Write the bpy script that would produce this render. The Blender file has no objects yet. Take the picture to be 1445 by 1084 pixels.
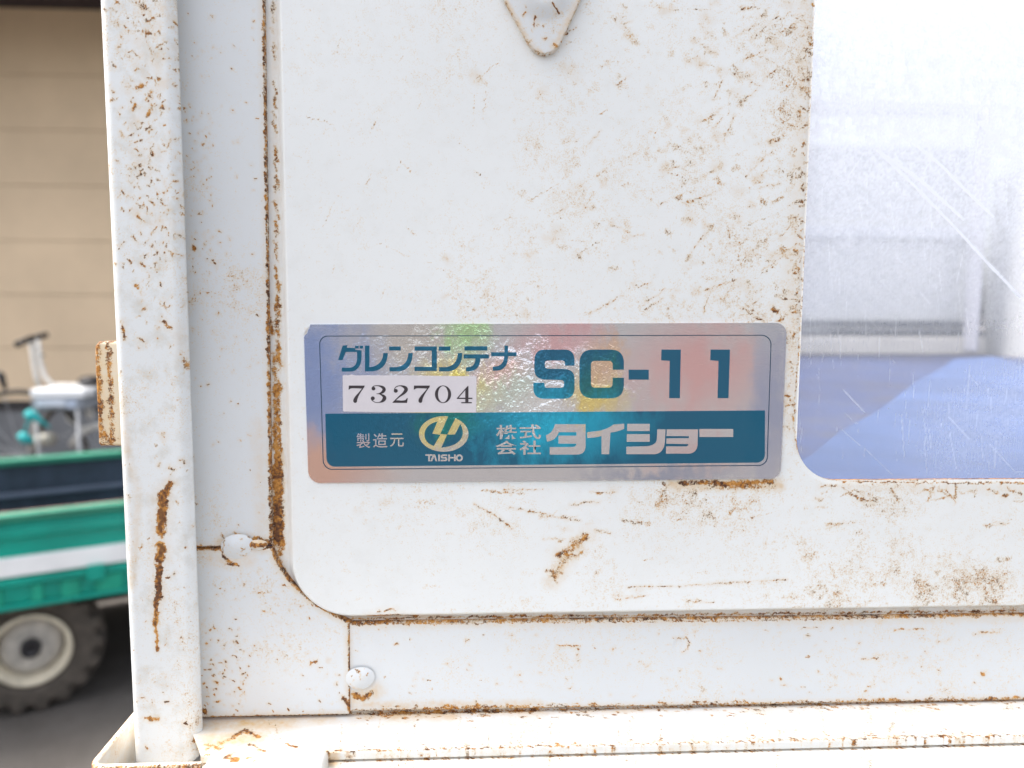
import bpy, bmesh, math, random
import numpy as np
from mathutils import Vector
from mathutils.geometry import delaunay_2d_cdt

# ------------------------------------------------------------------ camera, world, sun, exposure
SC = bpy.context.scene
COL = SC.collection
F, CX, CY = 1085.0, 722.5, 542.0            # focal length in photo pixels, photo centre
YAW, PITCH, ROLL = math.radians(3.03), math.radians(-5.59), math.radians(0.32)
CAM = np.array([0.0, -0.265, 0.0])
FW = np.array([math.sin(YAW) * math.cos(PITCH), math.cos(YAW) * math.cos(PITCH), math.sin(PITCH)])
_r = np.array([math.cos(YAW), -math.sin(YAW), 0.0])
_u = np.cross(_r, FW)
RT = _r * math.cos(ROLL) + _u * math.sin(ROLL)
UP = _u * math.cos(ROLL) - _r * math.sin(ROLL)
cd = bpy.data.cameras.new('camera')
cam = bpy.data.objects.new('camera', cd)
COL.objects.link(cam)
from mathutils import Matrix
M4 = Matrix(((RT[0], UP[0], -FW[0], CAM[0]), (RT[1], UP[1], -FW[1], CAM[1]), (RT[2], UP[2], -FW[2], CAM[2]), (0, 0, 0, 1)))
cam.matrix_world = M4
cd.sensor_width = 36.0
cd.lens = F / 1445.0 * 36.0
cd.clip_start = 0.01
cd.clip_end = 300.0
cd.dof.use_dof = True
cd.dof.focus_distance = 0.262
cd.dof.aperture_fstop = 9.5
SC.camera = cam

SUN_EL, SUN_AZ = math.radians(58), math.radians(285)    # azimuth clockwise from +Y (the view direction)
W = bpy.data.worlds.new('World')
SC.world = W
W.use_nodes = True
wn, wl = W.node_tree.nodes, W.node_tree.links
wn.clear()
sky = wn.new('ShaderNodeTexSky')
sky.sky_type = 'NISHITA'
sky.sun_disc = False
sky.sun_elevation = SUN_EL
sky.sun_rotation = SUN_AZ
sky.air_density = 1.0
sky.dust_density = 6.0
hs = wn.new('ShaderNodeHueSaturation')
hs.inputs['Saturation'].default_value = 0.42
bgn = wn.new('ShaderNodeBackground')
bgn.inputs['Strength'].default_value = 0.15
wo = wn.new('ShaderNodeOutputWorld')
wl.new(sky.outputs[0], hs.inputs['Color'])
wl.new(hs.outputs[0], bgn.inputs['Color'])
wl.new(bgn.outputs[0], wo.inputs['Surface'])

sd_ = bpy.data.lights.new('sun', 'SUN')
sd_.energy = 0.8
sd_.angle = math.radians(22)
sd_.color = (1.0, 0.98, 0.95)
sun = bpy.data.objects.new('sun', sd_)
COL.objects.link(sun)
_s = Vector((math.sin(SUN_AZ) * math.cos(SUN_EL), math.cos(SUN_AZ) * math.cos(SUN_EL), math.sin(SUN_EL)))
sun.rotation_euler = _s.to_track_quat('Z', 'Y').to_euler()

SC.view_settings.view_transform = 'Standard'
SC.view_settings.look = 'None'
SC.view_settings.gamma = 1.0
SC.view_settings.use_curve_mapping = False
SC.view_settings.exposure = 1.70
SC.render.engine = 'CYCLES'
SC.cycles.max_bounces = 8
SC.cycles.transparent_max_bounces = 8

random.seed(11)
RNG = np.random.default_rng(5)
MM = 0.001
GROUND_Z = -1.57


def ray(px, py):
    return FW + RT * ((px - CX) / F) + UP * (-(py - CY) / F)


def P(px, py, h=0.0):
    """point seen at a photo pixel on the upright plane standing h millimetres in front of the sheet"""
    d = ray(px, py)
    t = (-h * MM - CAM[1]) / d[1]
    return CAM + d * t


def at(px, py, depth):
    return CAM + ray(px, py) * depth


def on_z(px, py, z):
    d = ray(px, py)
    return CAM + d * ((z - CAM[2]) / d[2])


PXM = 0.262 / F * 1.0      # metres per photo pixel on the sheet


# ------------------------------------------------------------------ object helpers
def thing(name, label, cat, loc=(0, 0, 0), group=None, kind=None):
    o = bpy.data.objects.new(name, None)
    o.empty_display_size = 0.05
    COL.objects.link(o)
    o.location = loc
    o['label'] = label
    o['category'] = cat
    if group:
        o['group'] = group
    return o


def base_of(o):
    v = Vector((0, 0, 0))
    while o is not None:
        v += o.location
        o = o.parent
    return v


def link(name, me, mat, parent=None, label=None):
    o = bpy.data.objects.new(name, me)
    COL.objects.link(o)
    if mat is not None:
        me.materials.append(mat)
    if parent is not None:
        me.transform(Matrix.Translation(-base_of(parent)))
        o.parent = parent
    if label:
        o['label'] = label
    return o


def mesh_np(verts, faces, smooth=False, attrs=None):
    me = bpy.data.meshes.new('m')
    me.from_pydata([tuple(map(float, v)) for v in verts], [], [tuple(int(i) for i in f) for f in faces])
    if attrs:
        for k, a in attrs.items():
            at_ = me.attributes.new(k, 'FLOAT', 'POINT')
            at_.data.foreach_set('value', np.asarray(a, dtype=np.float32))
    if smooth:
        me.polygons.foreach_set('use_smooth', [True] * len(me.polygons))
    me.update()
    return me


def from_bm(bm, smooth=False):
    me = bpy.data.meshes.new('m')
    bmesh.ops.recalc_face_normals(bm, faces=bm.faces)
    bm.to_mesh(me)
    bm.free()
    if smooth:
        me.polygons.foreach_set('use_smooth', [True] * len(me.polygons))
    return me


def bevel(bm, w, seg=2):
    bmesh.ops.bevel(bm, geom=list(bm.edges), offset=w, segments=seg, affect='EDGES', profile=0.5)
    return bm


def add_box(bm, c, half, ax=None, ay=None):
    ax = Vector(ax) if ax is not None else Vector((1, 0, 0))
    ay = Vector(ay) if ay is not None else Vector((0, 1, 0))
    az = ax.cross(ay).normalized()
    c = Vector(c)
    vs = []
    for sx in (-1, 1):
        for sy in (-1, 1):
            for sz in (-1, 1):
                vs.append(bm.verts.new(c + ax * (sx * half[0]) + ay * (sy * half[1]) + az * (sz * half[2])))
    for f in ((0, 1, 3, 2), (4, 6, 7, 5), (0, 4, 5, 1), (2, 3, 7, 6), (0, 2, 6, 4), (1, 5, 7, 3)):
        bm.faces.new([vs[i] for i in f])
    return bm


def add_tube(bm, pts, r, n=10):
    pts = [Vector(p) for p in pts]
    rings = []
    for i, p in enumerate(pts):
        a = pts[max(i - 1, 0)]
        b = pts[min(i + 1, len(pts) - 1)]
        t = (b - a).normalized()
        s = t.cross(Vector((0, 0, 1)))
        if s.length < 1e-3:
            s = t.cross(Vector((0, 1, 0)))
        s.normalize()
        q = s.cross(t)
        rr = r[i] if isinstance(r, (list, tuple)) else r
        rings.append([bm.verts.new(p + (s * math.cos(2 * math.pi * k / n) + q * math.sin(2 * math.pi * k / n)) * rr) for k in range(n)])
    for a, b in zip(rings, rings[1:]):
        for k in range(n):
            bm.faces.new((a[k], a[(k + 1) % n], b[(k + 1) % n], b[k]))
    bm.faces.new(rings[0][::-1])
    bm.faces.new(rings[-1])
    return bm


def add_lathe(bm, c, axis, prof, n=40, lug=None):
    """prof: list of (along axis, radius)"""
    c = Vector(c)
    ax = Vector(axis).normalized()
    s = ax.cross(Vector((0, 0, 1))).normalized()
    q = s.cross(ax)
    rings = []
    for j, (a, r) in enumerate(prof):
        ring = []
        for k in range(n):
            th = 2 * math.pi * k / n
            rr = r + (lug(j, k) if lug else 0.0)
            ring.append(bm.verts.new(c + ax * a + (s * math.cos(th) + q * math.sin(th)) * rr))
        rings.append(ring)
    for a, b in zip(rings, rings[1:]):
        for k in range(n):
            bm.faces.new((a[k], a[(k + 1) % n], b[(k + 1) % n], b[k]))
    if prof[0][1] > 1e-4 and not lug:
        bm.faces.new(rings[0])
    if prof[-1][1] > 1e-4 and not lug:
        bm.faces.new(rings[-1])
    return bm


# ------------------------------------------------------------------ wear painted on to the sheets as point densities
def vnoise(p, f, seed):
    """value noise of points p at frequency f (per metre), about -1..1"""
    q = p * f + seed * 17.31
    i = np.floor(q).astype(np.int64)
    t = q - i
    t = t * t * (3 - 2 * t)

    def hsh(a, b):
        n = (a * 374761393 + b * 668265263 + seed * 974711) & 0x7fffffff
        n = ((n ^ (n >> 13)) * 1274126177) & 0x7fffffff
        return ((n ^ (n >> 16)) & 0xffff) / 32767.5 - 1.0
    v00, v10 = hsh(i[:, 0], i[:, 1]), hsh(i[:, 0] + 1, i[:, 1])
    v01, v11 = hsh(i[:, 0], i[:, 1] + 1), hsh(i[:, 0] + 1, i[:, 1] + 1)
    return (v00 * (1 - t[:, 0]) + v10 * t[:, 0]) * (1 - t[:, 1]) + (v01 * (1 - t[:, 0]) + v11 * t[:, 0]) * t[:, 1]


def paint_stain(xz, rs, ss):
    """bleeding painted by hand plus a soft rim round every rust mark"""
    soft = [(a, b, c, d, r * 2.0 + 0.0003, min(0.42, s * 0.42)) for (a, b, c, d, r, s) in rs if s > 0.5]
    return np.maximum(paint(xz, ss), paint(xz, soft))


def paint(xz, strokes, warp=True):
    """strokes: (x1,z1,x2,z2,radius,strength) in metres; returns the max density at every point"""
    out = np.zeros(len(xz))
    if warp:
        xz = xz + np.stack([vnoise(xz, 900, 1) * 0.00042 + vnoise(xz, 2300, 3) * 0.00022,
                        vnoise(xz, 900, 2) * 0.00042 + vnoise(xz, 2300, 4) * 0.00022], 1)
    amp = 1.0 + 0.28 * vnoise(xz, 1500, 5) + 0.18 * vnoise(xz, 500, 6)
    for (x1, z1, x2, z2, r, s) in strokes:
        lo = np.array([min(x1, x2) - r, min(z1, z2) - r])
        hi = np.array([max(x1, x2) + r, max(z1, z2) + r])
        idx = np.nonzero(((xz >= lo) & (xz <= hi)).all(axis=1))[0]
        if len(idx) == 0:
            continue
        p = xz[idx]
        a = np.array([x1, z1])
        d = np.array([x2 - x1, z2 - z1])
        L = max(d @ d, 1e-12)
        t = np.clip(((p - a) @ d) / L, 0, 1)
        dist = np.hypot(*(p - a - t[:, None] * d).T)
        v = np.clip(1 - dist / r, 0, 1)
        v = v * v * (3 - 2 * v) * s
        out[idx] = np.maximum(out[idx], v)
    return out * amp


def S(px1, py1, px2, py2, r, s, h=0.0):
    a, b = P(px1, py1, h), P(px2, py2, h)
    return (a[0], a[2], b[0], b[2], r * PXM, s)


def chain(pts, r, s, h=0.0):
    return [S(*a, *b, r, s, h) for a, b in zip(pts, pts[1:])]


# ------------------------------------------------------------------ node helpers
class NT:
    def __init__(self, name):
        self.m = bpy.data.materials.new(name)
        self.m.use_nodes = True
        self.n = self.m.node_tree.nodes
        self.l = self.m.node_tree.links
        self.n.clear()
        self.out = self.n.new('ShaderNodeOutputMaterial')

    def set(self, sock, v):
        if isinstance(v, bpy.types.NodeSocket):
            self.l.new(v, sock)
        elif v is not None:
            if isinstance(v, (tuple, list)) and len(v) == 3 and sock.type == 'RGBA':
                v = (*v, 1.0)
            sock.default_value = v

    def math(self, op, a, b=None, c=None, clamp=False):
        k = self.n.new('ShaderNodeMath')
        k.operation = op
        k.use_clamp = clamp
        self.set(k.inputs[0], a)
        if b is not None:
            self.set(k.inputs[1], b)
        if c is not None:
            self.set(k.inputs[2], c)
        return k.outputs[0]

    def rng(self, v, a, b, c=0.0, d=1.0):
        k = self.n.new('ShaderNodeMapRange')
        self.set(k.inputs[0], v)
        for i, x in enumerate((a, b, c, d)):
            k.inputs[i + 1].default_value = x
        return k.outputs[0]

    def coord(self, scale=None, rot=None):
        t = self.n.new('ShaderNodeTexCoord')
        if scale is None:
            return t.outputs['Object']
        m = self.n.new('ShaderNodeMapping')
        m.inputs['Scale'].default_value = scale
        if rot:
            m.inputs['Rotation'].default_value = rot
        self.l.new(t.outputs['Object'], m.inputs[0])
        return m.outputs[0]

    def noise(self, co, scale, detail=3.0, rough=0.55):
        k = self.n.new('ShaderNodeTexNoise')
        self.l.new(co, k.inputs['Vector'])
        k.inputs['Scale'].default_value = scale
        k.inputs['Detail'].default_value = detail
        k.inputs['Roughness'].default_value = rough
        return k.outputs['Fac']

    def mix(self, f, a, b):
        k = self.n.new('ShaderNodeMix')
        k.data_type = 'RGBA'
        self.set(k.inputs[0], f)
        self.set(k.inputs[6], a)
        self.set(k.inputs[7], b)
        return k.outputs[2]

    def attr(self, name):
        k = self.n.new('ShaderNodeAttribute')
        k.attribute_name = name
        return k.outputs['Fac']

    def ramp(self, f, stops):
        k = self.n.new('ShaderNodeValToRGB')
        self.set(k.inputs[0], f)
        e = k.color_ramp.elements
        while len(e) < len(stops):
            e.new(0.5)
        for i, (p, c) in enumerate(stops):
            e[i].position = p
            e[i].color = (*c, 1.0)
        return k.outputs[0]

    def bump(self, h, strength=0.3, dist=0.001, normal=None):
        k = self.n.new('ShaderNodeBump')
        k.inputs['Strength'].default_value = strength
        k.inputs['Distance'].default_value = dist
        self.set(k.inputs['Height'], h)
        if normal is not None:
            self.l.new(normal, k.inputs['Normal'])
        return k.outputs[0]

    def bsdf(self, col, rough=0.5, metal=0.0, normal=None, spec=0.5, coat=0.0, coat_rough=0.1):
        k = self.n.new('ShaderNodeBsdfPrincipled')
        self.set(k.inputs['Base Color'], col)
        self.set(k.inputs['Roughness'], rough)
        self.set(k.inputs['Metallic'], metal)
        self.set(k.inputs['Specular IOR Level'], spec)
        k.inputs['Coat Weight'].default_value = coat
        k.inputs['Coat Roughness'].default_value = coat_rough
        if normal is not None:
            self.l.new(normal, k.inputs['Normal'])
        return k.outputs[0]

    def done(self, sh):
        self.l.new(sh, self.out.inputs['Surface'])
        return self.m


def simple(name, col, rough=0.6, metal=0.0, var=0.15, scale=6.0, bump=0.0, spec=0.4):
    t = NT(name)
    co = t.coord()
    n = t.noise(co, scale, 5.0, 0.6)
    f = t.rng(n, 0.3, 0.7)
    c = t.mix(f, tuple(x * (1 - var) for x in col), tuple(min(1, x * (1 + var)) for x in col))
    nm = t.bump(t.noise(co, scale * 12, 3.0), 0.4, bump) if bump else None
    return t.done(t.bsdf(c, rough, metal, nm, spec))


def rusty_paint(name, base=(0.74, 0.76, 0.77), speck=0.0, dust=0.25, aged=0.0, rough=0.38, seed=0.0, spread=None):
    """white enamel with rust breaking through: attribute 'rust' = density, 'stain' = yellow-brown bleeding"""
    t = NT(name)
    co0 = t.coord()
    mp = t.n.new('ShaderNodeMapping')
    mp.inputs['Location'].default_value = (seed * 3.1, seed * 1.7, seed * 2.3)
    t.l.new(co0, mp.inputs[0])
    co = mp.outputs[0]
    fine = t.noise(co, 1900.0, 4.0, 0.68)
    med = t.noise(co, 520.0, 5.0, 0.68)
    big = t.noise(co, 28.0, 3.0, 0.55)
    v = t.math('ADD', t.math('MULTIPLY', fine, 0.6), t.math('MULTIPLY', med, 0.4))
    # loose specks: gathered by the big noise
    clus = t.math('MULTIPLY', t.rng(big, 0.44, 0.70, 0.0, 1.25), t.rng(t.noise(co, 110.0, 3.0, 0.6), 0.38, 0.62, 0.35, 1.1))
    loose = t.math('MULTIPLY_ADD', clus, speck, speck * 0.35)
    if spread:      # wear is heavier on the side the load is thrown in from
        sx = t.n.new('ShaderNodeSeparateXYZ')
        t.l.new(co0, sx.inputs[0])
        loose = t.math('MULTIPLY', loose, t.rng(sx.outputs[0], *spread))
    rust = t.attr('rust')
    stain = t.attr('stain')
    dens = t.math('MAXIMUM', t.math('MULTIPLY', rust, 0.47), loose)
    lvl = t.math('ADD', v, dens)
    mask = t.rng(lvl, 0.695, 0.785)
    halo = t.rng(lvl, 0.59, 0.74, 0.0, 0.68)
    hot = t.noise(co, 330.0, 4.0, 0.7)
    dark = t.noise(co, 900.0, 2.0, 0.5)
    rc = t.ramp(t.math('ADD', t.math('MULTIPLY_ADD', t.rng(t.noise(co, 70.0, 3.0, 0.6), 0.35, 0.65, -0.09, 0.07), 1.0, t.math('MULTIPLY', hot, 0.5)), t.math('MULTIPLY', dark, 0.5)),
                [(0.36, (0.070, 0.033, 0.020)), (0.45, (0.21, 0.085, 0.032)), (0.52, (0.44, 0.185, 0.035)), (0.62, (0.60, 0.30, 0.08))])
    deep = t.rng(rust, 0.95, 1.2, 0.0, 0.8)
    rc = t.mix(deep, rc, t.mix(hot, (0.085, 0.038, 0.022), (0.17, 0.075, 0.03)))
    # paint body: tiny tonal drift and grey dust
    drift = t.rng(t.noise(co, 9.0, 3.0), 0.3, 0.7)
    pc = t.mix(drift, tuple(x * 0.95 for x in base), tuple(min(1, x * 1.02) for x in base))
    dustm = t.math('MULTIPLY', t.rng(t.noise(co, 170.0, 5.0, 0.65), 0.50, 0.72), dust)
    pc = t.mix(dustm, pc, (0.56, 0.53, 0.46))
    if aged:
        yel = t.math('MULTIPLY', t.rng(t.noise(co, 60.0, 5.0, 0.65), 0.42, 0.62), aged)
        pc = t.mix(yel, pc, (0.70, 0.60, 0.42))
    st = t.math('MULTIPLY', stain, t.rng(t.noise(co, 240.0, 4.0, 0.65), 0.25, 0.70, 0.25, 1.0), clamp=True)
    pc = t.mix(st, pc, (0.66, 0.43, 0.18))
    pc = t.mix(halo, pc, (0.70, 0.52, 0.29))
    c = t.mix(mask, pc, rc)
    hgt = t.math('MULTIPLY_ADD', mask, 0.6, t.math('MULTIPLY', fine, mask))
    orange = t.noise(co, 260.0, 2.0, 0.5)
    nm0 = t.bump(orange, 0.05, 0.0006)
    nm = t.bump(hgt, 0.55, 0.00025, nm0)
    r = t.math('MULTIPLY_ADD', mask, 0.5, rough)
    return t.done(t.bsdf(c, r, 0.0, nm, 0.45))


# ================================================================== SETTING
asph = NT('asphalt')
_co = asph.coord()
_n1 = asph.noise(_co, 1.3, 6.0, 0.6)
_n2 = asph.noise(_co, 120.0, 4.0, 0.7)
_f = asph.math('ADD', asph.math('MULTIPLY', _n1, 0.6), asph.math('MULTIPLY', _n2, 0.4))
_c = asph.ramp(_f, [(0.35, (0.055, 0.047, 0.041)), (0.65, (0.135, 0.122, 0.11))])
M_ASPH = asph.done(asph.bsdf(_c, 0.9, 0.0, asph.bump(_n2, 0.5, 0.004), 0.2))

bm = bmesh.new()
bmesh.ops.create_grid(bm, x_segments=40, y_segments=40, size=150.0)
for v in bm.verts:
    v.co.z = GROUND_Z + (math.sin(v.co.x * 0.11) + math.cos(v.co.y * 0.13)) * 0.02 * min(1, v.co.length / 40)
g = link('ground', from_bm(bm), M_ASPH)
g['kind'] = 'structure'

# ---- warehouse wall with wide horizontal siding boards
WALL_D = 8.0
wy = at(70, 436, WALL_D)[1]


def wall_z(py):
    p = ray(70, py)
    return CAM[2] + p[2] * (wy - CAM[1]) / p[1]


M_SIDE = simple('tan_siding', (0.80, 0.61, 0.41), 0.75, var=0.10, scale=0.9, bump=0.0006)
M_GAP = simple('siding_gap', (0.72, 0.55, 0.37), 0.8, scale=3)
M_SILL = simple('dark_flashing', (0.035, 0.03, 0.03), 0.6, scale=3)
M_CONC = simple('foundation_concrete', (0.20, 0.20, 0.205), 0.9, var=0.2, scale=3.0, bump=0.002)
M_EAVE = simple('eave_paint', (0.045, 0.035, 0.045), 0.7, scale=3)
wh = thing('warehouse', 'tan building with wide horizontal siding boards and dark eave behind the cart', 'building', (-4.0, wy + 1.5, GROUND_Z))
z_sill = wall_z(570)
joints = [wall_z(y) for y in (491, 416, 340, 262, 184, 106, 30)]
zs_ = [z_sill + 0.03] + joints
z_top = wall_z(12)
joints = joints[:-1]
zs_ = [z_sill + 0.03] + joints
X0, X1 = -9.0, 0.6
bm = bmesh.new()
for a, b in zip(zs_, joints + [z_top]):
    add_box(bm, ((X0 + X1) / 2, wy + 0.05, (a + b) / 2), ((X1 - X0) / 2, 0.05, (b - a) / 2 - 0.003))
me = from_bm(bm)
link('siding', me, M_SIDE, wh)
bm = bmesh.new()
add_box(bm, ((X0 + X1) / 2, wy + 1.55, (GROUND_Z + z_top) / 2), ((X1 - X0) / 2 - 0.01, 1.48, (z_top - GROUND_Z) / 2 - 0.01))
link('wall_core', from_bm(bm), M_GAP, wh)
bm = bmesh.new()
add_box(bm, ((X0 + X1) / 2, wy + 0.03, z_sill - 0.01), ((X1 - X0) / 2, 0.06, 0.045))
link('base_flashing', from_bm(bm), M_SILL, wh)
bm = bmesh.new()
add_box(bm, ((X0 + X1) / 2, wy + 0.06, (GROUND_Z + z_sill - 0.055) / 2), ((X1 - X0) / 2, 0.06, (z_sill - 0.055 - GROUND_Z) / 2))
link('foundation', from_bm(bm), M_CONC, wh)
zev = wall_z(2)
bm = bmesh.new()
add_box(bm, ((X0 + X1) / 2, wy - 0.35, z_top + 0.062), ((X1 - X0) / 2 + 0.3, 1.45, 0.06))
add_box(bm, ((X0 + X1) / 2, wy + 1.6, z_top + 0.20), ((X1 - X0) / 2 + 0.3, 3.0, 0.05))
link('eave', from_bm(bm), M_EAVE, wh)

# ================================================================== TRUCK-BED CART
UD = np.array([math.sin(math.radians(63.0)), math.cos(math.radians(63.0)), 0.0])
ND = np.array([-UD[1], UD[0], 0.0])
zr = -0.77
A0 = on_z(85, 720, zr)


def onface(px, py, off=0.0):
    d = ray(px, py)
    n = ND
    t = ((A0 + n * off - CAM) @ n) / (d @ n)
    return CAM + d * t


M_GREEN = simple('green_cart_paint', (0.003, 0.31, 0.23), 0.3, var=0.18, scale=5.0)
M_GREENL = simple('light_green_rim', (0.025, 0.20, 0.125), 0.45, var=0.2, scale=6.0)
M_WHITE = simple('white_stripe', (0.88, 0.88, 0.87), 0.45, var=0.05, scale=6.0)
M_NAVY = simple('dark_bed_interior', (0.032, 0.042, 0.062), 0.5, var=0.4, scale=7.0)
M_BEDRUST = simple('rusty_bed_edge', (0.16, 0.10, 0.08), 0.8, var=0.4, scale=20.0)
M_RUBBER = simple('tyre_rubber', (0.075, 0.062, 0.050), 0.85, var=0.35, scale=20.0, bump=0.002)
M_RIM = simple('cream_wheel_rim', (0.62, 0.55, 0.42), 0.5, var=0.18, scale=18.0)
M_RIMG = simple('greyed_wheel_disc', (0.46, 0.43, 0.385), 0.6, var=0.3, scale=22.0)
M_BLACK = simple('black_plastic', (0.02, 0.018, 0.02), 0.5, scale=20)

cart = thing('farm_cart', 'green farm cart with white side stripe, dark blue bed and cream wheel, blurred at left', 'cart',
             tuple(A0 + ND * 0.6 - np.array([0, 0, A0[2] - GROUND_Z])))


def zf(py):
    return onface(85, py)[2]


def cart_box(name, u0, u1, n0, n1, z0, z1, mat, bev=0.004, label=None):
    c = A0 * np.array([1, 1, 0]) + UD * (u0 + u1) / 2 + ND * (n0 + n1) / 2
    bm = bmesh.new()
    add_box(bm, (c[0], c[1], (z0 + z1) / 2), ((u1 - u0) / 2, (n1 - n0) / 2, (z1 - z0) / 2), UD, ND)
    if bev:
        bevel(bm, bev, 2)
    return link(name, from_bm(bm), mat, cart, label)


UL, UR = -1.5, 1.6
cart_box('top_rail', UL, UR, -0.025, 0.03, zf(727), zf(718), M_GREENL, 0.006, 'light green top rail')
cart_box('side_panel', UL, UR, 0.0, 0.03, zf(842), zf(727) - 0.001, M_GREEN, 0.003, 'teal green side panel')
cart_box('panel_ridge', UL, UR, -0.016, 0.0, zf(752), zf(736), M_GREEN, 0.006)
cart_box('side_stripe', UL, UR, -0.02, -0.001, zf(803), zf(777), M_WHITE, 0.004, 'white stripe')
cart_box('lower_rail', UL, UR, -0.022, 0.0, zf(816), zf(806), M_GREEN, 0.004)
cart_box('bottom_rail', UL, UR, -0.018, 0.03, zf(849), zf(842) - 0.001, M_GREEN, 0.003)
random.seed(4)
M_RIB = simple('green_rib_paint', (0.008, 0.31, 0.20), 0.5, var=0.2, scale=8)
u = UL + 0.05
while u < UR - 0.1:
    w = random.choice((0.018, 0.03, 0.045))
    cart_box('side_rib', u - w, u + w, -0.016, -0.0005, zf(842), zf(818), M_RIB, 0.003)
    u += 0.10 + random.random() * 0.05
_ul = (onface(135, 805) - A0) @ UD
cart_box('latch', _ul - 0.03, _ul + 0.03, -0.045, -0.023, zf(822), zf(800), M_GREEN, 0.005)
cart_box('bed_floor', UL, UR, 0.031, 1.17, -1.09, -1.06, M_NAVY, 0.0)
cart_box('far_panel', UL, UR, 1.17, 1.2, -1.10, zr - 0.02, M_NAVY, 0.003, 'dark blue far side panel')
cart_box('far_rail', UL, UR, 1.14, 1.22, zr - 0.019, zr + 0.012, M_GREENL, 0.006)
cart_box('inner_rail', UL, UR, 1.13, 1.169, -0.945, -0.925, simple('grey_inner_rail', (0.10, 0.12, 0.16), 0.5), 0.004)
cart_box('inner_lip', UL, UR, 0.031, 0.06, zf(729), zf(719), M_BEDRUST, 0.002)
cart_box('headboard', UL - 0.03, UL, -0.02, 1.2, -1.1, zr + 0.05, M_GREEN, 0.003)
cart_box('tailgate', UR, UR + 0.03, -0.02, 1.2, -1.1, zr, M_GREEN, 0.003)
cart_box('under_shade', UL + 0.1, UR - 0.1, 1.15, 1.169, -1.50, -1.10, M_BLACK, 0.0)  # black sheet added to stand for the shade under the bed
cart_box('chassis', UL + 0.1, UR - 0.1, 0.25, 0.95, -1.24, -1.10, M_BLACK, 0.004)
cart_box('axle', (onface(45, 915) - A0) @ UD - 0.025, (onface(45, 915) - A0) @ UD + 0.025, 0.12, 1.08, -1.36, -1.31, M_BLACK, 0.003)


def wheel(cu, cn, out):
    R = 0.238
    c = A0 * np.array([1, 1, 0]) + UD * cu + ND * cn
    c = (c[0], c[1], GROUND_Z + R + 0.012)
    ax = ND * out
    NL = 18

    def lug(j, k):
        if j < 3 or j > 9:
            return 0.0
        sh = 0 if j <= 6 else 3
        return 0.024 if ((k + sh) % 6) < 3 else 0.0
    bm = bmesh.new()
    prof = [(0.03, 0.135), (0.055, 0.140), (0.075, 0.165), (0.078, 0.20), (0.072, 0.220), (0.035, 0.232), (0.002, 0.235), (-0.002, 0.235), (-0.035, 0.232), (-0.072, 0.22), (-0.078, 0.20), (-0.075, 0.165), (-0.055, 0.14), (-0.03, 0.135)]
    add_lathe(bm, c, ax, prof, 108, lug)
    ty = link('wheel', from_bm(bm, False), M_RUBBER, cart, 'chunky lugged tyre with cream rim')
    bm = bmesh.new()
    add_lathe(bm, c, ax, [(0.066, 0.142), (0.072, 0.138), (0.070, 0.126), (0.045, 0.117), (0.0, 0.113), (-0.02, 0.112)], 56)
    for f in list(bm.faces):
        if len(f.verts) > 4:
            bm.faces.remove(f)
    link('rim', from_bm(bm, True), M_RIM, ty)
    bm = bmesh.new()
    add_lathe(bm, c, ax, [(-0.02, 0.1125), (0.012, 0.105), (0.022, 0.085), (0.024, 0.05), (0.020, 0.001)], 48)
    for k in range(4):
        th = math.radians(45 + 90 * k)
        s = UD * math.cos(th) * 0.066 + np.array([0, 0, 1]) * math.sin(th) * 0.066
        add_lathe(bm, tuple(np.array(c) + s + ax * 0.022), ax, [(0, 0.012), (0.010, 0.012), (0.010, 0.001)], 8)
    link('disc', from_bm(bm, False), M_RIMG, ty)
    bm = bmesh.new()
    add_lathe(bm, c, ax, [(0.02, 0.036), (0.055, 0.034), (0.06, 0.028), (0.058, 0.018), (0.045, 0.012), (0.045, 0.001)], 28)
    link('hub', from_bm(bm, True), M_BLACK, ty)


_uw = (onface(42, 918) - A0) @ UD
wheel(_uw, 0.12, -1)
wheel(_uw, 1.08, 1)

# ================================================================== BICYCLE AND THINGS BY THE WALL
M_BW = simple('white_bicycle_paint', (0.66, 0.63, 0.58), 0.4, scale=20)
M_SILV = simple('dull_silver', (0.42, 0.42, 0.42), 0.4, 0.3, scale=20)
M_BOXW = simple('white_lid', (0.88, 0.88, 0.88), 0.35, var=0.03, scale=8)
M_BOXG = simple('grey_crate', (0.30, 0.32, 0.35), 0.7, scale=10)
M_TEAL = simple('teal_strap', (0.02, 0.34, 0.34), 0.6, scale=20)
M_PAPER = simple('pale_label', (0.62, 0.67, 0.74), 0.6, scale=40)
BD = 5.6


def B(X, Y, d=0.0):     # X, Y in the enlarged crop (0,400)-(200,700), 3.615x
    return at(X / 3.615, 400 + Y / 3.615, BD + d)


bc = B(300, 700)
bike = thing('bicycle', 'small white bicycle with black grips and seat parked by the tan wall', 'bicycle', (bc[0], bc[1], GROUND_Z))
fr = bmesh.new()
add_tube(fr, [B(160, 285), B(172, 400), B(186, 480), B(200, 520)], 0.018)
add_tube(fr, [B(192, 290), B(205, 400), B(225, 470), B(262, 515), B(300, 520), B(400, 520), B(470, 530)], 0.017)
add_tube(fr, [B(440, 540), B(448, 600), B(462, 690)], 0.024)
add_tube(fr, [B(452, 500), B(450, 540)], 0.015)
add_tube(fr, [B(200, 520), B(185, 640), B(150, 860)], 0.014)
add_tube(fr, [B(300, 520), B(350, 700), B(450, 760)], 0.014)
link('frame', from_bm(fr, True), M_BW, bike)
bm = bmesh.new()
add_tube(bm, [B(100, 300, -0.12), B(150, 280), B(215, 270, 0.1)], 0.012)
add_tube(bm, [B(190, 370), B(225, 366)], 0.006)
hb = link('handlebar', from_bm(bm, True), M_BLACK, bike)
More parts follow.
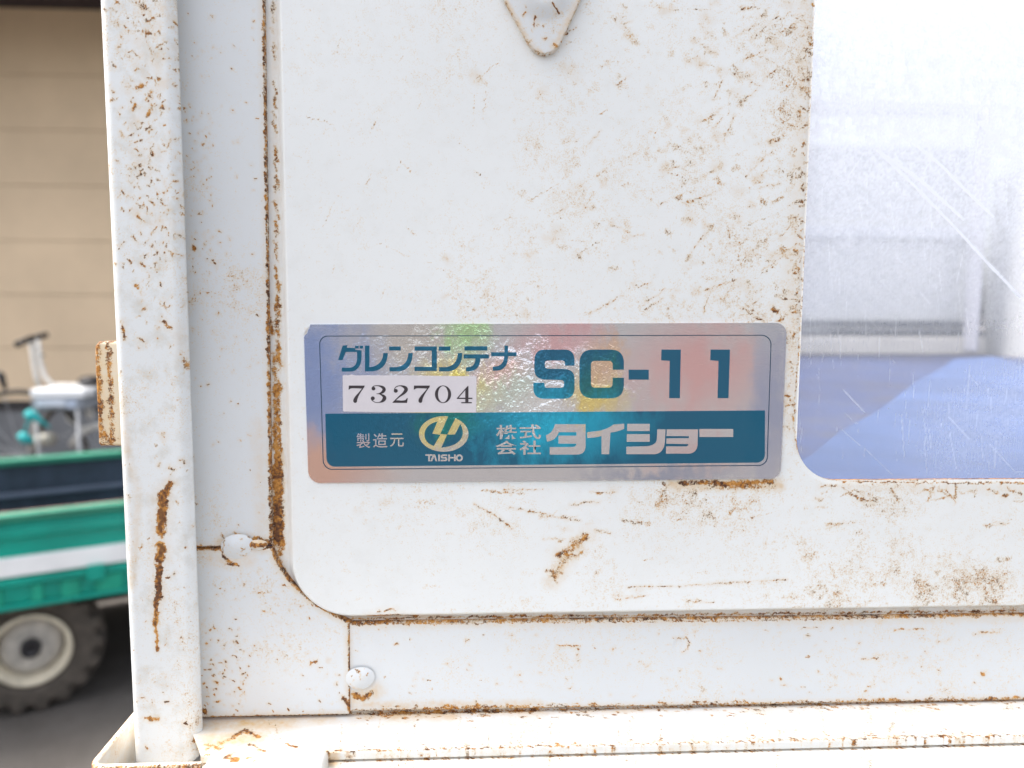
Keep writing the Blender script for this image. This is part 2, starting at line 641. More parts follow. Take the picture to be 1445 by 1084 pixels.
for a, b in ((B(84, 312, -0.15), B(165, 278, 0)), (B(185, 275, 0.02), B(236, 263, 0.12))):
    bm = bmesh.new()
    add_tube(bm, [a, b], 0.021)
    link('grip', from_bm(bm, True), M_BLACK, hb)
bm = bmesh.new()
bmesh.ops.create_uvsphere(bm, u_segments=20, v_segments=12, radius=1.0)
sc_ = B(460, 500)
for v in bm.verts:
    x, y, z = v.co
    z = max(z, -0.5)
    v.co = Vector(sc_) + Vector((x * 0.085, y * 0.07 * (1.2 + 0.4 * x), z * 0.042))
link('seat', from_bm(bm, True), M_BLACK, bike)
wc = B(520, 880)
wr = wc[2] - GROUND_Z
front = np.array([B(110, 880)[0], B(110, 880)[1], wc[2]])
for c in (wc, front):
    bm = bmesh.new()
    R_ = abs(c[2] - GROUND_Z)
    N = 48
    add_tube(bm, [(c[0] + R_ * math.cos(2 * math.pi * k / N) * 0.96, c[1], c[2] + 0.96 * R_ * math.sin(2 * math.pi * k / N)) for k in range(N + 1)], 0.02, 8)
    wv = link('wheel', from_bm(bm, True), M_RUBBER, bike)
    bm = bmesh.new()
    for k in range(14):
        th = 2 * math.pi * k / 14
        add_tube(bm, [(c[0], c[1], c[2]), (c[0] + R_ * 0.93 * math.cos(th), c[1], c[2] + R_ * 0.93 * math.sin(th))], 0.003, 4)
    link('spoke', from_bm(bm), M_SILV, wv)
bm = bmesh.new()
pts = [B(365 + 0, 830), B(400, 778), B(440, 745), B(490, 728), B(540, 730), B(600, 760)]
add_tube(bm, pts, 0.026)
link('mudguard', from_bm(bm, True), M_BW, bike)

bx = B(290, 620, -0.25)
box = thing('farm_machine', 'low white-topped machine with pale label and teal straps beside the bicycle', 'machine', (bx[0], bx[1] + 0.12, GROUND_Z))


def slab(name, Xa, Xb, Ya, Yb, d, depth, mat, par, bev=0.008):
    a, b = B(Xa, Ya, d), B(Xb, Yb, d)
    bm = bmesh.new()
    add_box(bm, ((a[0] + b[0]) / 2, a[1] + depth / 2, (a[2] + b[2]) / 2), (abs(b[0] - a[0]) / 2, depth / 2, abs(a[2] - b[2]) / 2))
    if bev:
        bevel(bm, bev, 2)
    return link(name, from_bm(bm), mat, par)


slab('cover', 150, 420, 542, 587, -0.25, 0.3, M_BOXW, box, 0.012)
slab('machine_body', 162, 412, 589, 648, -0.24, 0.26, M_BOXG, box, 0.006)
for X_ in (185, 395):
    for d_ in (-0.22, 0.0):
        bm = bmesh.new()
        q1 = B(X_, 645, d_)
        add_tube(bm, [q1, (q1[0], q1[1], GROUND_Z)], 0.012, 8)
        link('leg', from_bm(bm, True), M_SILV, box)
bm = bmesh.new()
q1, q2 = B(190, 800, -0.1), B(270, 795, -0.1)
add_tube(bm, [q1, q2], 0.045, 10)
link('roller', from_bm(bm, True), simple('cream_roller', (0.45, 0.43, 0.36), 0.6), box)
slab('label_plate', 182, 325, 592, 628, -0.26, 0.006, M_PAPER, box, 0.0)
slab('label_plate', 335, 385, 595, 636, -0.26, 0.006, simple('blue_grey_label', (0.42, 0.48, 0.58), 0.6), box, 0.0)
bm = bmesh.new()
add_tube(bm, [B(140, 655, -0.3), B(165, 680, -0.3), B(190, 690, -0.3), B(255, 735, -0.3)], [0.030, 0.042, 0.022, 0.007])
add_tube(bm, [B(150, 690, -0.3), B(135, 730, -0.3), B(120, 770, -0.3)], 0.008)
add_tube(bm, [B(100, 770, -0.3), B(125, 790, -0.3), B(165, 808, -0.3)], [0.022, 0.04, 0.022])
link('strap', from_bm(bm, True), M_TEAL, box)
tl = thing('hand_cart', 'black grip of a hand cart at the far left edge by the wall', 'cart', (B(-40, 600)[0], B(-40, 600)[1], GROUND_Z))
bm = bmesh.new()
add_tube(bm, [B(-6, 455), B(8, 470), B(14, 500), B(28, 540)], [0.02, 0.024, 0.022, 0.014])
link('grip', from_bm(bm, True), M_BLACK, tl)
bm = bmesh.new()
q0 = B(-6, 460)
add_tube(bm, [q0, B(-60, 520), (B(-70, 600)[0], q0[1], GROUND_Z + 0.02)], 0.014)
link('handle_bar', from_bm(bm, True), M_SILV, tl)

# ================================================================== GRAIN CONTAINER
CT = thing('grain_container', 'white painted steel grain container with rusty seams and a clear window', 'container', (0.35, 0.6, GROUND_Z))
M_PANEL = rusty_paint('panel_enamel', (0.81, 0.82, 0.805), speck=0.125, dust=0.10, seed=0.1, spread=(-0.35 + P(420, 300)[0], -0.35 + P(1100, 300)[0], 0.35, 1.15))
M_PLATE = rusty_paint('frame_enamel', (0.68, 0.695, 0.70), speck=0.085, dust=0.06, seed=0.7)
M_POST = rusty_paint('post_enamel', (0.77, 0.785, 0.78), speck=0.12, dust=0.55, seed=1.3)
M_RAIL = rusty_paint('rail_enamel', (0.74, 0.745, 0.73), speck=0.085, dust=0.35, aged=0.25, seed=2.2)
M_HINGE = rusty_paint('rusted_hinge', (0.66, 0.60, 0.50), speck=0.14, dust=0.3, aged=0.5, seed=3.1)
M_PLAINW = simple('plain_white_steel', (0.70, 0.71, 0.71), 0.5, var=0.05, scale=6)

STEP = 1.7 * PXM
H_TOP = 4.0      # raised field of the sheet, millimetres proud of its flange
H_PL = 2.2       # face of the frame plates

# ---- front sheet with pressed-out field and window opening
XL = P(372, 300, 0)[0]
ZB = P(285, 1013, 0)[2]
XR, ZT = 0.86, 0.42
raise_x = P(398, 400, 0)[0]
raise_z = P(700, 868, 0)[2]
win_x0 = P(1134, 400, H_TOP)[0]
win_z0 = P(1300, 677, H_TOP)[2]
win_x1, win_z1 = 0.74, 0.33
WR = 62 * PXM
FR = 92 * PXM


def sd_rrect(x, z, x0, z0, x1, z1, r):
    """positive inside"""
    cx, cz = (x0 + x1) / 2, (z0 + z1) / 2
    qx = np.abs(x - cx) - (x1 - x0) / 2 + r
    qz = np.abs(z - cz) - (z1 - z0) / 2 + r
    return -(np.hypot(np.maximum(qx, 0), np.maximum(qz, 0)) + np.minimum(np.maximum(qx, qz), 0) - r)


def axis_pts(a, b, fa, fb, fine, coarse):
    pts = []
    x = a
    while x < b:
        pts.append(x)
        x += fine if fa <= x <= fb else coarse
    pts.append(b)
    return np.array(pts)


def sstep(v):
    v = np.clip(v, 0, 1)
    return v * v * (3 - 2 * v)


xs = axis_pts(XL, XR, XL - 1, P(1450, 500, 0)[0] + 0.002, STEP, 0.012)
zz = axis_pts(ZB, ZT, -1, P(700, -5, 0)[2] + 0.004, STEP, 0.012)
GX, GZ = np.meshgrid(xs, zz)
sdw = sd_rrect(GX, GZ, win_x0, win_z0, win_x1, win_z1, WR)
nz_, nx_ = GX.shape
ccx = (GX[:-1, :-1] + GX[1:, 1:]) / 2
ccz = (GZ[:-1, :-1] + GZ[1:, 1:]) / 2
keep = sd_rrect(ccx, ccz, win_x0, win_z0, win_x1, win_z1, WR) < 0
eps = 1e-5
inside = sdw > 0
for _ in range(3):
    s = sd_rrect(GX, GZ, win_x0, win_z0, win_x1, win_z1, WR)
    gxn = (sd_rrect(GX + eps, GZ, win_x0, win_z0, win_x1, win_z1, WR) - s) / eps
    gzn = (sd_rrect(GX, GZ + eps, win_x0, win_z0, win_x1, win_z1, WR) - s) / eps
    near = (np.abs(s) < STEP * 0.75)
    GX = np.where(near, GX - s * gxn, GX)
    GZ = np.where(near, GZ - s * gzn, GZ)
sdf = sd_rrect(GX, GZ, raise_x, raise_z, XR - 0.02, ZT - 0.02, FR)
HH = H_TOP * sstep(sdf / (2.7 * MM))
HH += 0.35 * np.sin(GX * 17 + 1.0) * np.sin(GZ * 13) * sstep(sdf / 0.02)
near = np.abs(sd_rrect(GX, GZ, win_x0, win_z0, win_x1, win_z1, WR))
HH -= 0.25 * np.exp(-(near / (1.1 * MM)) ** 2)
V = np.stack([GX, -HH * MM, GZ], -1).reshape(-1, 3)
ii, jj = np.nonzero(keep)
b0 = ii * nx_ + jj
FQ = np.stack([b0, b0 + 1, b0 + nx_ + 1, b0 + nx_], 1)
used = np.unique(FQ)
remap = -np.ones(len(V), int)
remap[used] = np.arange(len(used))
V = V[used]
FQ = remap[FQ]

hp = H_TOP
rs, ss = [], []
random.seed(21)
# orange seam on the flange left of the pressed field
for y in range(-10, 780, 7):
    k = 0.42 + 0.2 * random.random()
    if y > 380:
        k = 0.5 + 0.25 * random.random()
    if 640 < y < 765:
        k = 0.85
    x = 386 + 0.013 * y + random.uniform(-2, 2)
    if random.random() < (0.55 if y < 400 else 0.9):
        rs.append(S(x - 1, y, x + 1, y + 8, 5 if y < 400 else 7, k, 0))
rs += chain([(391, 560), (394, 620)], 6, 0.75) + chain([(390, 660), (392, 700), (392, 764)], 15, 1.0) + chain([(388, 600), (391, 665)], 9, 0.8) + chain([(387, 500), (390, 600)], 8, 0.66) + chain([(389, 775), (399, 800), (410, 820)], 5, 0.6)
ss += chain([(386, 0), (390, 300), (392, 760)], 12, 0.30) + chain([(393, 640), (393, 770)], 15, 0.9) + chain([(400, 560), (404, 770)], 22, 0.22)
rs += chain([(380, 450), (384, 470)], 7, 0.7)
# lower seam
rs += chain([(490, 874), (600, 872), (1445, 862)], 3.5, 0.62) + chain([(520, 866), (560, 864), (588, 868)], 7, 0.72) + chain([(536, 856), (560, 854)], 4, 0.55)
ss += chain([(500, 872), (620, 870)], 12, 0.5) + chain([(620, 874), (1445, 864)], 6, 0.3)
for _ in range(50):
    x = random.uniform(600, 1445)
    rs.append(S(x, 871 - (x - 600) * 0.011, x + random.uniform(3, 20), 871 - (x - 600) * 0.011, 4, random.uniform(0.5, 0.75)))
# patch under the sticker and the blotch
rs += chain([(960, 681), (1012, 682), (1035, 682), (1090, 680)], 9, 0.72, hp) + chain([(1000, 686), (1090, 686)], 13, 0.5, hp) + chain([(1010, 684), (1050, 686)], 8, 0.62, hp) + [S(936, 682, 942, 688, 5, .5, hp)]
ss += chain([(950, 684), (1100, 684)], 16, 0.75, hp)
rs += chain([(826, 757), (810, 772), (790, 785)], 12, 0.66, hp) + chain([(812, 765), (782, 812)], 17, 0.47, hp) + chain([(786, 783), (812, 785), (822, 780)], 6, 0.66, hp) + chain([(772, 806), (792, 808)], 5, 0.6, hp) + [S(783, 818, 786, 822, 4, .6, hp), S(824, 752, 826, 760, 5, .6, hp), S(788, 765, 793, 762, 4, .55, hp)]
ss += chain([(818, 765), (795, 795), (780, 820)], 22, 0.5, hp)
rs += chain([(680, 692), (706, 695), (740, 697)], 4, 0.5, hp) + chain([(670, 712), (700, 728), (722, 746)], 3, 0.55, hp) + chain([(720, 716), (770, 727), (820, 736)], 2, 0.62, hp) + chain([(805, 713), (845, 708)], 3, 0.55, hp)
rs += chain([(885, 829), (950, 828), (1030, 823), (1110, 818)], 2, 0.55, hp) + chain([(880, 735), (915, 740)], 7, 0.5, hp) + chain([(1040, 712), (1030, 726)], 7, 0.5, hp)
# window edge
for _ in range(120):
    y = random.uniform(0, 600)
    x = 1152 - y * 0.055
    rs.append(S(x - abs(random.gauss(0, 12)), y, x - abs(random.gauss(0, 5)), y + random.uniform(-6, 8), random.uniform(2, 5), random.uniform(0.35, 0.58), hp))
rs += chain([(1156, -5), (1150, 130), (1141, 300), (1131, 440), (1119, 600), (1128, 640), (1152, 668), (1185, 680), (1445, 682)], 2.6, 0.62, hp)
ss += chain([(1140, 0), (1130, 300), (1118, 430), (1112, 600)], 30, 0.30, hp) + chain([(1178, 686), (1445, 690)], 14, 0.25, hp)
rs += [S(1090, 435, 1096, 442, 6, .72, hp), S(1100, 452, 1106, 450, 5, .6, hp)]
for _ in range(26):
    x = random.uniform(1150, 1445)
    rs.append(S(x, 684 + random.random() * 24, x + random.uniform(2, 22), 684 + random.random() * 24, random.uniform(3, 6), random.uniform(.42, .62), hp))
# gathered freckles and scratches, thicker to the upper right
cl = []
for _ in range(300):
    x = 1152 - abs(random.gauss(0, 190))
    y = random.uniform(-5, 450)
    if x < 560:
        continue
    k = random.uniform(0.24, 0.44) * (0.75 + 0.25 * (x - 560) / 590)
    r = random.uniform(4, 14)
    rs.append(S(x, y, x + random.uniform(-14, 14), y + random.uniform(-9, 9), r, k, hp))
    if random.random() < 0.35:
        ss.append(S(x, y, x + random.uniform(-10, 10), y + random.uniform(-5, 5), r * 1.1, random.uniform(0.12, 0.34), hp))
    if random.random() < 0.33:
        a = math.radians(random.choice((28, 33, 25, -20, 4, 38, 62)) + random.gauss(0, 8))
        L = random.uniform(10, 55)
        rs.append(S(x, y, x + L * math.cos(a), y - L * math.sin(a), 1.7, random.uniform(0.42, 0.62), hp))
for _ in range(70):
    x = random.uniform(430, 1445)
    y = random.uniform(690, 850)
    r = random.uniform(3, 10)
    w = 0.65 + 0.35 * (x - 430) / 1000
    rs.append(S(x, y, x + random.uniform(0, 22), y + random.uniform(-2, 2), r, random.uniform(0.25, 0.45) * w, hp))
    if random.random() < 0.35:
        ss.append(S(x, y, x + 10, y, r * 1.2, random.uniform(.1, .3) * w, hp))
    if random.random() < 0.3:
        rs.append(S(x, y, x + random.uniform(15, 60), y - random.uniform(-4, 6), 1.6, random.uniform(0.42, 0.6), hp))
for _ in range(26):
    x, y = random.uniform(410, 700), random.uniform(0, 450)
    a = math.radians(random.choice((52, 75, -35, -28, 60)) + random.gauss(0, 8))
    L = random.uniform(10, 50)
    rs.append(S(x, y, x + L * math.cos(a), y - L * math.sin(a), 1.4, random.uniform(0.34, 0.5), hp))
xz = V[:, [0, 2]]
me = mesh_np(V, FQ, True, {'rust': paint(xz, rs), 'stain': paint_stain(xz, rs, ss)})
link('front_panel', me, M_PANEL, CT)

# cut edge of the opening (sheet thickness)
N = 260
bt = []


def rrect_pts(x0, z0, x1, z1, r, n=14):
    out = []
    for (cx, cz, a0) in ((x1 - r, z1 - r, 0), (x0 + r, z1 - r, 90), (x0 + r, z0 + r, 180), (x1 - r, z0 + r, 270)):
        for k in range(n + 1):
            a = math.radians(a0 + 90 * k / n)
            out.append((cx + r * math.cos(a), cz + r * math.sin(a)))
    return out


lo = rrect_pts(win_x0, win_z0, win_x1, win_z1, WR)
vs, fs = [], []
for (x, z) in lo:
    vs.append((x, -(H_TOP - 0.3) * MM, z))
    vs.append((x, -(H_TOP - 1.6) * MM, z))
n = len(lo)
for k in range(n):
    a, b = 2 * k, 2 * ((k + 1) % n)
    fs.append((a, b, b + 1, a + 1))
me = mesh_np(vs, fs, True, {'rust': [0.72] * len(vs), 'stain': [0.8] * len(vs)})
link('window_edge', me, M_PANEL, CT)

# ---- generic sheet plates
def densify(poly, step):
    out = []
    for a, b in zip(poly, poly[1:] + poly[:1]):
        L = math.hypot(b[0] - a[0], b[1] - a[1])
        k = max(1, int(L / step))
        for i in range(k):
            out.append((a[0] + (b[0] - a[0]) * i / k, a[1] + (b[1] - a[1]) * i / k))
    return out


def in_poly(pts, poly):
    c = np.zeros(len(pts), bool)
    x, y = pts[:, 0], pts[:, 1]
    for (x1, y1), (x2, y2) in zip(poly, poly[1:] + poly[:1]):
        cond = ((y1 > y) != (y2 > y))
        if y1 == y2:
            continue
        c ^= cond & (x < (x2 - x1) * (y - y1) / (y2 - y1) + x1)
    return c


def bdist(pts, poly):
    d = np.full(len(pts), 1e9)
    for a, b in zip(poly, poly[1:] + poly[:1]):
        a = np.array(a)
        v = np.array(b) - a
        L = max(v @ v, 1e-18)
        t = np.clip(((pts - a) @ v) / L, 0, 1)
        d = np.minimum(d, np.hypot(*(pts - a - t[:, None] * v).T))
    return d


def plate(name, poly, hface, thick, mat, rs=(), ss=(), bumps=(), step=None, edge_round=0.5, parent=None, edge_rust=0.0, edge_stain=0.0, label=None, warp=0.0):
    """poly in (x, z) metres; face hface mm in front of the sheet; rounded cut edge and real thickness"""
    step = step or STEP
    poly = [tuple(p) for p in poly]
    area = sum(a[0] * b[1] - b[0] * a[1] for a, b in zip(poly, poly[1:] + poly[:1]))
    if area < 0:
        poly = poly[::-1]
    bd = densify(poly, step)
    xs_ = np.arange(min(p[0] for p in poly), max(p[0] for p in poly), step)
    zs_ = np.arange(min(p[1] for p in poly), max(p[1] for p in poly), step)
    gx, gz = np.meshgrid(xs_, zs_)
    gp = np.stack([gx.ravel(), gz.ravel()], 1)
    gp = gp[in_poly(gp, poly)]
    gp = gp[bdist(gp, poly) > step * 0.55]
    K = 1000.0
    allp = [Vector((p[0] * K, p[1] * K)) for p in bd] + [Vector((p[0] * K, p[1] * K)) for p in gp]
    nb = len(bd)
    res = delaunay_2d_cdt(allp, [(i, (i + 1) % nb) for i in range(nb)], [], 1, 1e-6)
    pts = np.array([(v.x / K, v.y / K) for v in res[0]])
    orig = res[3]
    fs = [list(f) for f in res[2]]
    d = bdist(pts, poly)
    er = edge_round * MM
    h = np.full(len(pts), hface)
    h -= edge_round * (1 - np.sqrt(np.clip(1 - (1 - np.clip(d / max(er, 1e-9), 0, 1)) ** 2, 0, 1)))
    for (bx_, bz_, br, bh) in bumps:
        rr = np.hypot(pts[:, 0] - bx_, pts[:, 1] - bz_) / br
        h += bh * sstep((1 - rr) * 1.6)
    if warp:
        h += warp * np.sin(pts[:, 0] * 60 + 1) * np.sin(pts[:, 1] * 45)
    V = [(p[0], -hh * MM, p[1]) for p, hh in zip(pts, h)]
    back = {}
    for k, o in enumerate(orig):
        for q in o:
            if q < nb:
                back[q] = k
    n0 = len(V)
    bl = [back[q] for q in range(nb)]
    for k in bl:
        V.append((pts[k][0], -(hface - thick) * MM, pts[k][1]))
    for i in range(nb):
        j = (i + 1) % nb
        if bl[i] != bl[j]:
            fs.append([bl[i], bl[j], n0 + j, n0 + i][::-1])
    V = np.array(V)
    xz = V[:, [0, 2]]
    R_ = paint(xz, rs)
    S_ = paint_stain(xz, rs, ss)
    dd = np.concatenate([d, np.zeros(nb)])
    if edge_rust:
        R_ = np.maximum(R_, edge_rust * np.clip(1.25 - dd / (0.75 * MM), 0, 1) * (1 + 0.35 * vnoise(xz, 700, 12) + 0.25 * vnoise(xz, 1800, 13)))
        R_[n0:] = edge_rust
    if edge_stain:
        S_ = np.maximum(S_, edge_stain * np.clip(1 - dd / (2.6 * MM), 0, 1))
        S_[n0:] = edge_stain
    me = mesh_np(V, fs, True, {'rust': R_, 'stain': S_})
    return link(name, me, mat, parent or CT, label)


def pz(pts, h):
    return [(P(x, y, h)[0], P(x, y, h)[2]) for x, y in pts]


def specks(n, x0, x1, y0, y1, h, kmin=.45, kmax=.75, rmin=1.5, rmax=4.0, dirx=3):
    o = []
    for _ in range(n):
        x, y = random.uniform(x0, x1), random.uniform(y0, y1)
        o.append(S(x, y, x + random.uniform(-dirx, dirx), y + random.uniform(-2, 2), random.uniform(rmin, rmax), random.uniform(kmin, kmax), h))
    return o


# left channel
rs = []
for y in range(-10, 772, 5):
    x = 371 + 0.0145 * y
    rs.append(S(x, y, x, y + 5, random.uniform(1.8, 3.2) if y < 430 else random.uniform(2.6, 5.0), random.uniform(.6, .95), H_PL))
rs += chain([(270, 771), (310, 772)], 2.2, 0.7, H_PL) + chain([(312, 755), (318, 768), (326, 760)], 5, .62, H_PL) + chain([(352, 768), (362, 758), (378, 765)], 6, .8, H_PL) + [S(330, 752, 342, 757, 5, .6, H_PL)]
rs += specks(150, 258, 300, 150, 420, H_PL, .42, .7, 1.2, 2.5, 1) + specks(85, 258, 372, 0, 770, H_PL, .5, .8, 1.2, 2.6)
rs += [S(271, 349, 274, 352, 4.5, .85, H_PL), S(300, 367, 305, 373, 3.5, .8, H_PL)]
ss = chain([(377, 380), (382, 765)], 12, .30, H_PL) + chain([(365, 600), (372, 765)], 20, .3, H_PL) + chain([(312, 765), (378, 765)], 18, .6, H_PL)
zt = P(372, -5, 0)[2] + 0.2
xl = P(262, 300, H_PL)[0] - 0.02
pc = pz([(383.5, 770), (372.5, 0)], H_PL)
top = (pc[1][0] + (pc[1][0] - pc[0][0]) * 0.2 / (pc[1][1] - pc[0][1]), pc[1][1] + 0.2)
plate('frame_channel', [(xl, P(280, 774, H_PL)[2]), pc[0], pc[1], top, (xl, top[1])], H_PL, 2.2, M_PLATE, rs, ss, edge_round=0.5, edge_rust=0.55, edge_stain=0.4)

# corner gusset with the concave arc
arc = []
for k in range(25):
    t = k / 24
    p0, p1, p2 = (384, 774), (402, 838), (493, 878)
    arc.append(((1 - t) ** 2 * p0[0] + 2 * t * (1 - t) * p1[0] + t * t * p2[0], (1 - t) ** 2 * p0[1] + 2 * t * (1 - t) * p1[1] + t * t * p2[1]))
HG = 2.9
rs = chain(arc, 3.6, .72, HG) + chain([(493, 878), (494, 1006)], 3.4, .78, HG) + chain([(240, 1013), (494, 1010)], 3.2, .72, HG)
rs += chain([(262, 775), (315, 775)], 2.6, .75, HG) + chain([(313, 778), (320, 792), (336, 798)], 5, .66, HG) + [S(318, 796, 334, 797, 5, .72, HG)] + chain([(345, 770), (380, 773)], 4, .85, HG)
rs += chain([(486, 985), (494, 1000)], 7, .85, HG) + [S(282, 1000, 290, 1006, 7, .8, HG)]
rs += specks(70, 284, 350, 880, 1010, HG, .5, .85, 1.5, 3.4) + specks(90, 284, 490, 800, 1005, HG, .5, .8, 1.2, 2.8) + [S(304, 962, 308, 965, 4, .9, HG), S(335, 971, 341, 973, 3.5, .9, HG), S(438, 936, 446, 934, 4, .7, HG)]
ss = chain(arc, 9, .32, HG) + chain([(493, 880), (492, 1005)], 9, .4, HG) + chain([(290, 1010), (490, 1008)], 10, .3, HG) + chain([(300, 790), (350, 790)], 20, .45, HG) + [S(462, 932, 464, 932, 7, .4, HG)]
gp = [(384, 774)] + arc[1:] + [(494, 1009), (240, 1014), (240, 776)]
plate('corner_gusset', pz(gp, HG), HG, 2.9, M_PLATE, rs, ss, bumps=[(P(360, 905, HG)[0], P(360, 905, HG)[2], 26 * PXM, 0.12)], edge_round=0.6, edge_stain=0.6, edge_rust=0.66)

# bottom strip
rs = chain([(496, 880), (1000, 877), (1450, 868)], 2.4, .6, H_PL) + chain([(497, 1002), (700, 999), (1450, 986)], 2.6, .62, H_PL) + chain([(560, 1001), (740, 996)], 4.5, .66, H_PL) + chain([(672, 990), (676, 998)], 4, .6, H_PL)
for _ in range(60):
    x = random.uniform(497, 1445)
    rs.append(S(x, 881 - (x - 497) * 0.012, x + random.uniform(0, 14), 882 - (x - 497) * 0.012, random.uniform(2, 4.5), random.uniform(.45, .65), H_PL))
    x = random.uniform(497, 1445)
    rs.append(S(x, 998 - (x - 497) * 0.0145, x + random.uniform(0, 14), 998 - (x - 497) * 0.0145, random.uniform(2, 4.0), random.uniform(.45, .7), H_PL))
rs += chain([(498, 980), (512, 986), (524, 978)], 9, .82, H_PL) + specks(150, 500, 1445, 884, 985, H_PL, .4, .62, 1.2, 3, 5)
for (x, y, L) in ((1130, 887, 24), (1380, 893, 30), (792, 912, 26), (1262, 889, 40), (1215, 930, 22)):
    rs.append(S(x, y, x + L, y - 1, 3, .62, H_PL))
rs += [S(1384, 950, 1388, 952, 4, .9, H_PL)]
cr = []
for k in range(9):
    a = math.radians(-80 + 20 * k)
    cr.append((961 + 11 * math.cos(a), 909 - 11 * math.sin(a) * 1.05))
rs += chain(cr[:8], 2.4, .68, H_PL)
ss = chain([(497, 884), (1445, 874)], 10, .25, H_PL) + chain([(497, 996), (760, 994)], 12, .55, H_PL) + chain([(498, 985), (530, 975)], 22, .65, H_PL)
bs = pz([(490, 879), (1475, 867.2)], H_PL)
be = pz([(490, 1005), (1475, 987.6)], H_PL)
k1 = 0.35 / (bs[1][0] - bs[0][0])
bs2 = (bs[1][0] + (bs[1][0] - bs[0][0]) * k1, bs[1][1] + (bs[1][1] - bs[0][1]) * k1)
be2 = (be[1][0] + (be[1][0] - be[0][0]) * k1, be[1][1] + (be[1][1] - be[0][1]) * k1)
# beyond the picture the strip is cut off square
plate('frame_strip', [bs[0], bs[1], be[1], be[0]], H_PL, 2.2, M_PLATE, rs, ss,
      bumps=[(P(961, 909, H_PL)[0], P(961, 909, H_PL)[2], 14 * PXM, -0.35), (P(514, 909, H_PL)[0], P(514, 909, H_PL)[2], 14 * PXM, -0.25)], edge_round=0.5, edge_rust=0.60, edge_stain=0.5)
plate('frame_strip', [(bs[1][0] + 0.0004, bs[1][1]), bs2, be2, (be[1][0] + 0.0004, be[1][1])], H_PL, 2.2, M_PLATE, [], [], step=0.01)

# welds
def weld(px, py, rx, ry, h, hh, rs_, ss_):
    n = 22
    hh *= 1.1
    c = P(px, py, h)
    vs, fs = [], []
    for i in range(n + 1):
        for j in range(48):
            r = i / n
            a = 2 * math.pi * j / 48
            k = 1 + 0.06 * math.sin(2 * a + 1) + 0.025 * math.sin(3 * a)
            vs.append((c[0] + r * rx * PXM * k * math.cos(a), -(h - 0.02 + hh * (1 - r * r) ** 1.25 + 0.10 * math.sin(7 * r + 2 * a) * r * (1 - r) * (1 - r)) * MM, c[2] + r * ry * PXM * k * math.sin(a)))
    for i in range(n):
        for j in range(48):
            j2 = (j + 1) % 48
            fs.append((i * 48 + j, i * 48 + j2, (i + 1) * 48 + j2, (i + 1) * 48 + j))
    V = np.array(vs)
    me = mesh_np(V, fs, True, {'rust': paint(V[:, [0, 2]], rs_), 'stain': paint(V[:, [0, 2]], ss_)})
    link('weld_bead', me, M_PLATE, CT)


weld(335, 771, 22, 19, HG, 1.15, chain([(316, 760), (314, 785)], 3, .6, HG) + [S(352, 757, 356, 760, 4, .6, HG)] + specks(8, 340, 355, 760, 785, HG, .4, .6), [])
weld(363, 769, 14, 8, HG, 1.0, chain([(350, 768), (378, 768)], 7, .72, HG), [S(350, 765, 378, 765, 14, .8, HG)])
weld(508, 957, 20, 18, HG, 1.1, chain([(490, 970), (492, 980), (505, 984)], 5, .7, HG) + specks(16, 490, 530, 938, 975, HG, .4, .62), [S(497, 972, 510, 976, 7, .5, HG)])

# hook plate at the top edge
tabp = [(704, -14), (745, 60), (752, 70), (762, 76), (771, 77), (782, 73), (790, 65), (796, 52), (826, -14), (826, -60), (800, -95), (765, -108), (730, -95), (704, -60)]
HT = H_TOP + 2.4
rs = chain([(712, 0), (745, 61), (760, 75), (776, 75), (793, 58), (820, 0)], 2.2, .5, HT)
rs += [S(738, 22, 742, 18, 2.4, .8, HT), S(753, 36, 756, 24, 2.4, .8, HT), S(779, 8, 790, 20, 2.6, .9, HT), S(782, 64, 785, 65, 4, .7, HT)] + specks(18, 738, 796, 5, 68, HT, .4, .6)
ss = chain([(714, 2), (746, 60), (762, 74)], 7, .7, HT) + chain([(780, 72), (795, 45), (818, 0)], 10, .55, HT)
plate('hook_plate', pz(tabp, HT), HT, 2.4, M_PLATE, rs, ss, bumps=[(P(768, -14, HT)[0], P(768, -14, HT)[2], 44 * PXM, 1.3)], edge_round=0.5, edge_rust=0.0, step=STEP * 0.8)

# ---- corner post (rounded tube standing proud)
HPOST = 11.5
pl0, pl1 = P(137, 0, HPOST), P(187.5, 1084, HPOST)
pr0, pr1 = P(248, 0, HPOST - 2), P(286.5, 1084, HPOST - 2)
zb = P(240, 1080, HPOST)[2]
ztp = 0.36
nz = int((P(200, -5, HPOST)[2] - zb) / STEP)
zl = list(np.linspace(zb, P(200, -5, HPOST)[2], nz)) + list(np.linspace(P(200, -5, HPOST)[2] + 0.01, ztp, 20))
prof = []
R_ = 3.2
nflat = 64
DB = -22.0
prof.append((0.0, DB + 3, 0))
prof.append((0.0, HPOST - R_, 0))
for k in range(1, 8):
    a = math.pi / 2 * k / 8
    prof.append((R_ * (1 - math.cos(a)), HPOST - R_ + R_ * math.sin(a), 0))
for k in range(nflat + 1):
    prof.append((None, HPOST, k / nflat))
for k in range(1, 8):
    a = math.pi / 2 * k / 8
    prof.append((-R_ * (1 - math.sin(a)), HPOST - R_ + R_ * math.cos(a), 1))
prof.append((-0.0001, HPOST - R_, 1))
prof.append((-0.9, HPOST - R_ - 1, 1))
prof.append((-6.5, 3.2, 1))
prof.append((-6.5, DB + 3, 1))
vs = []
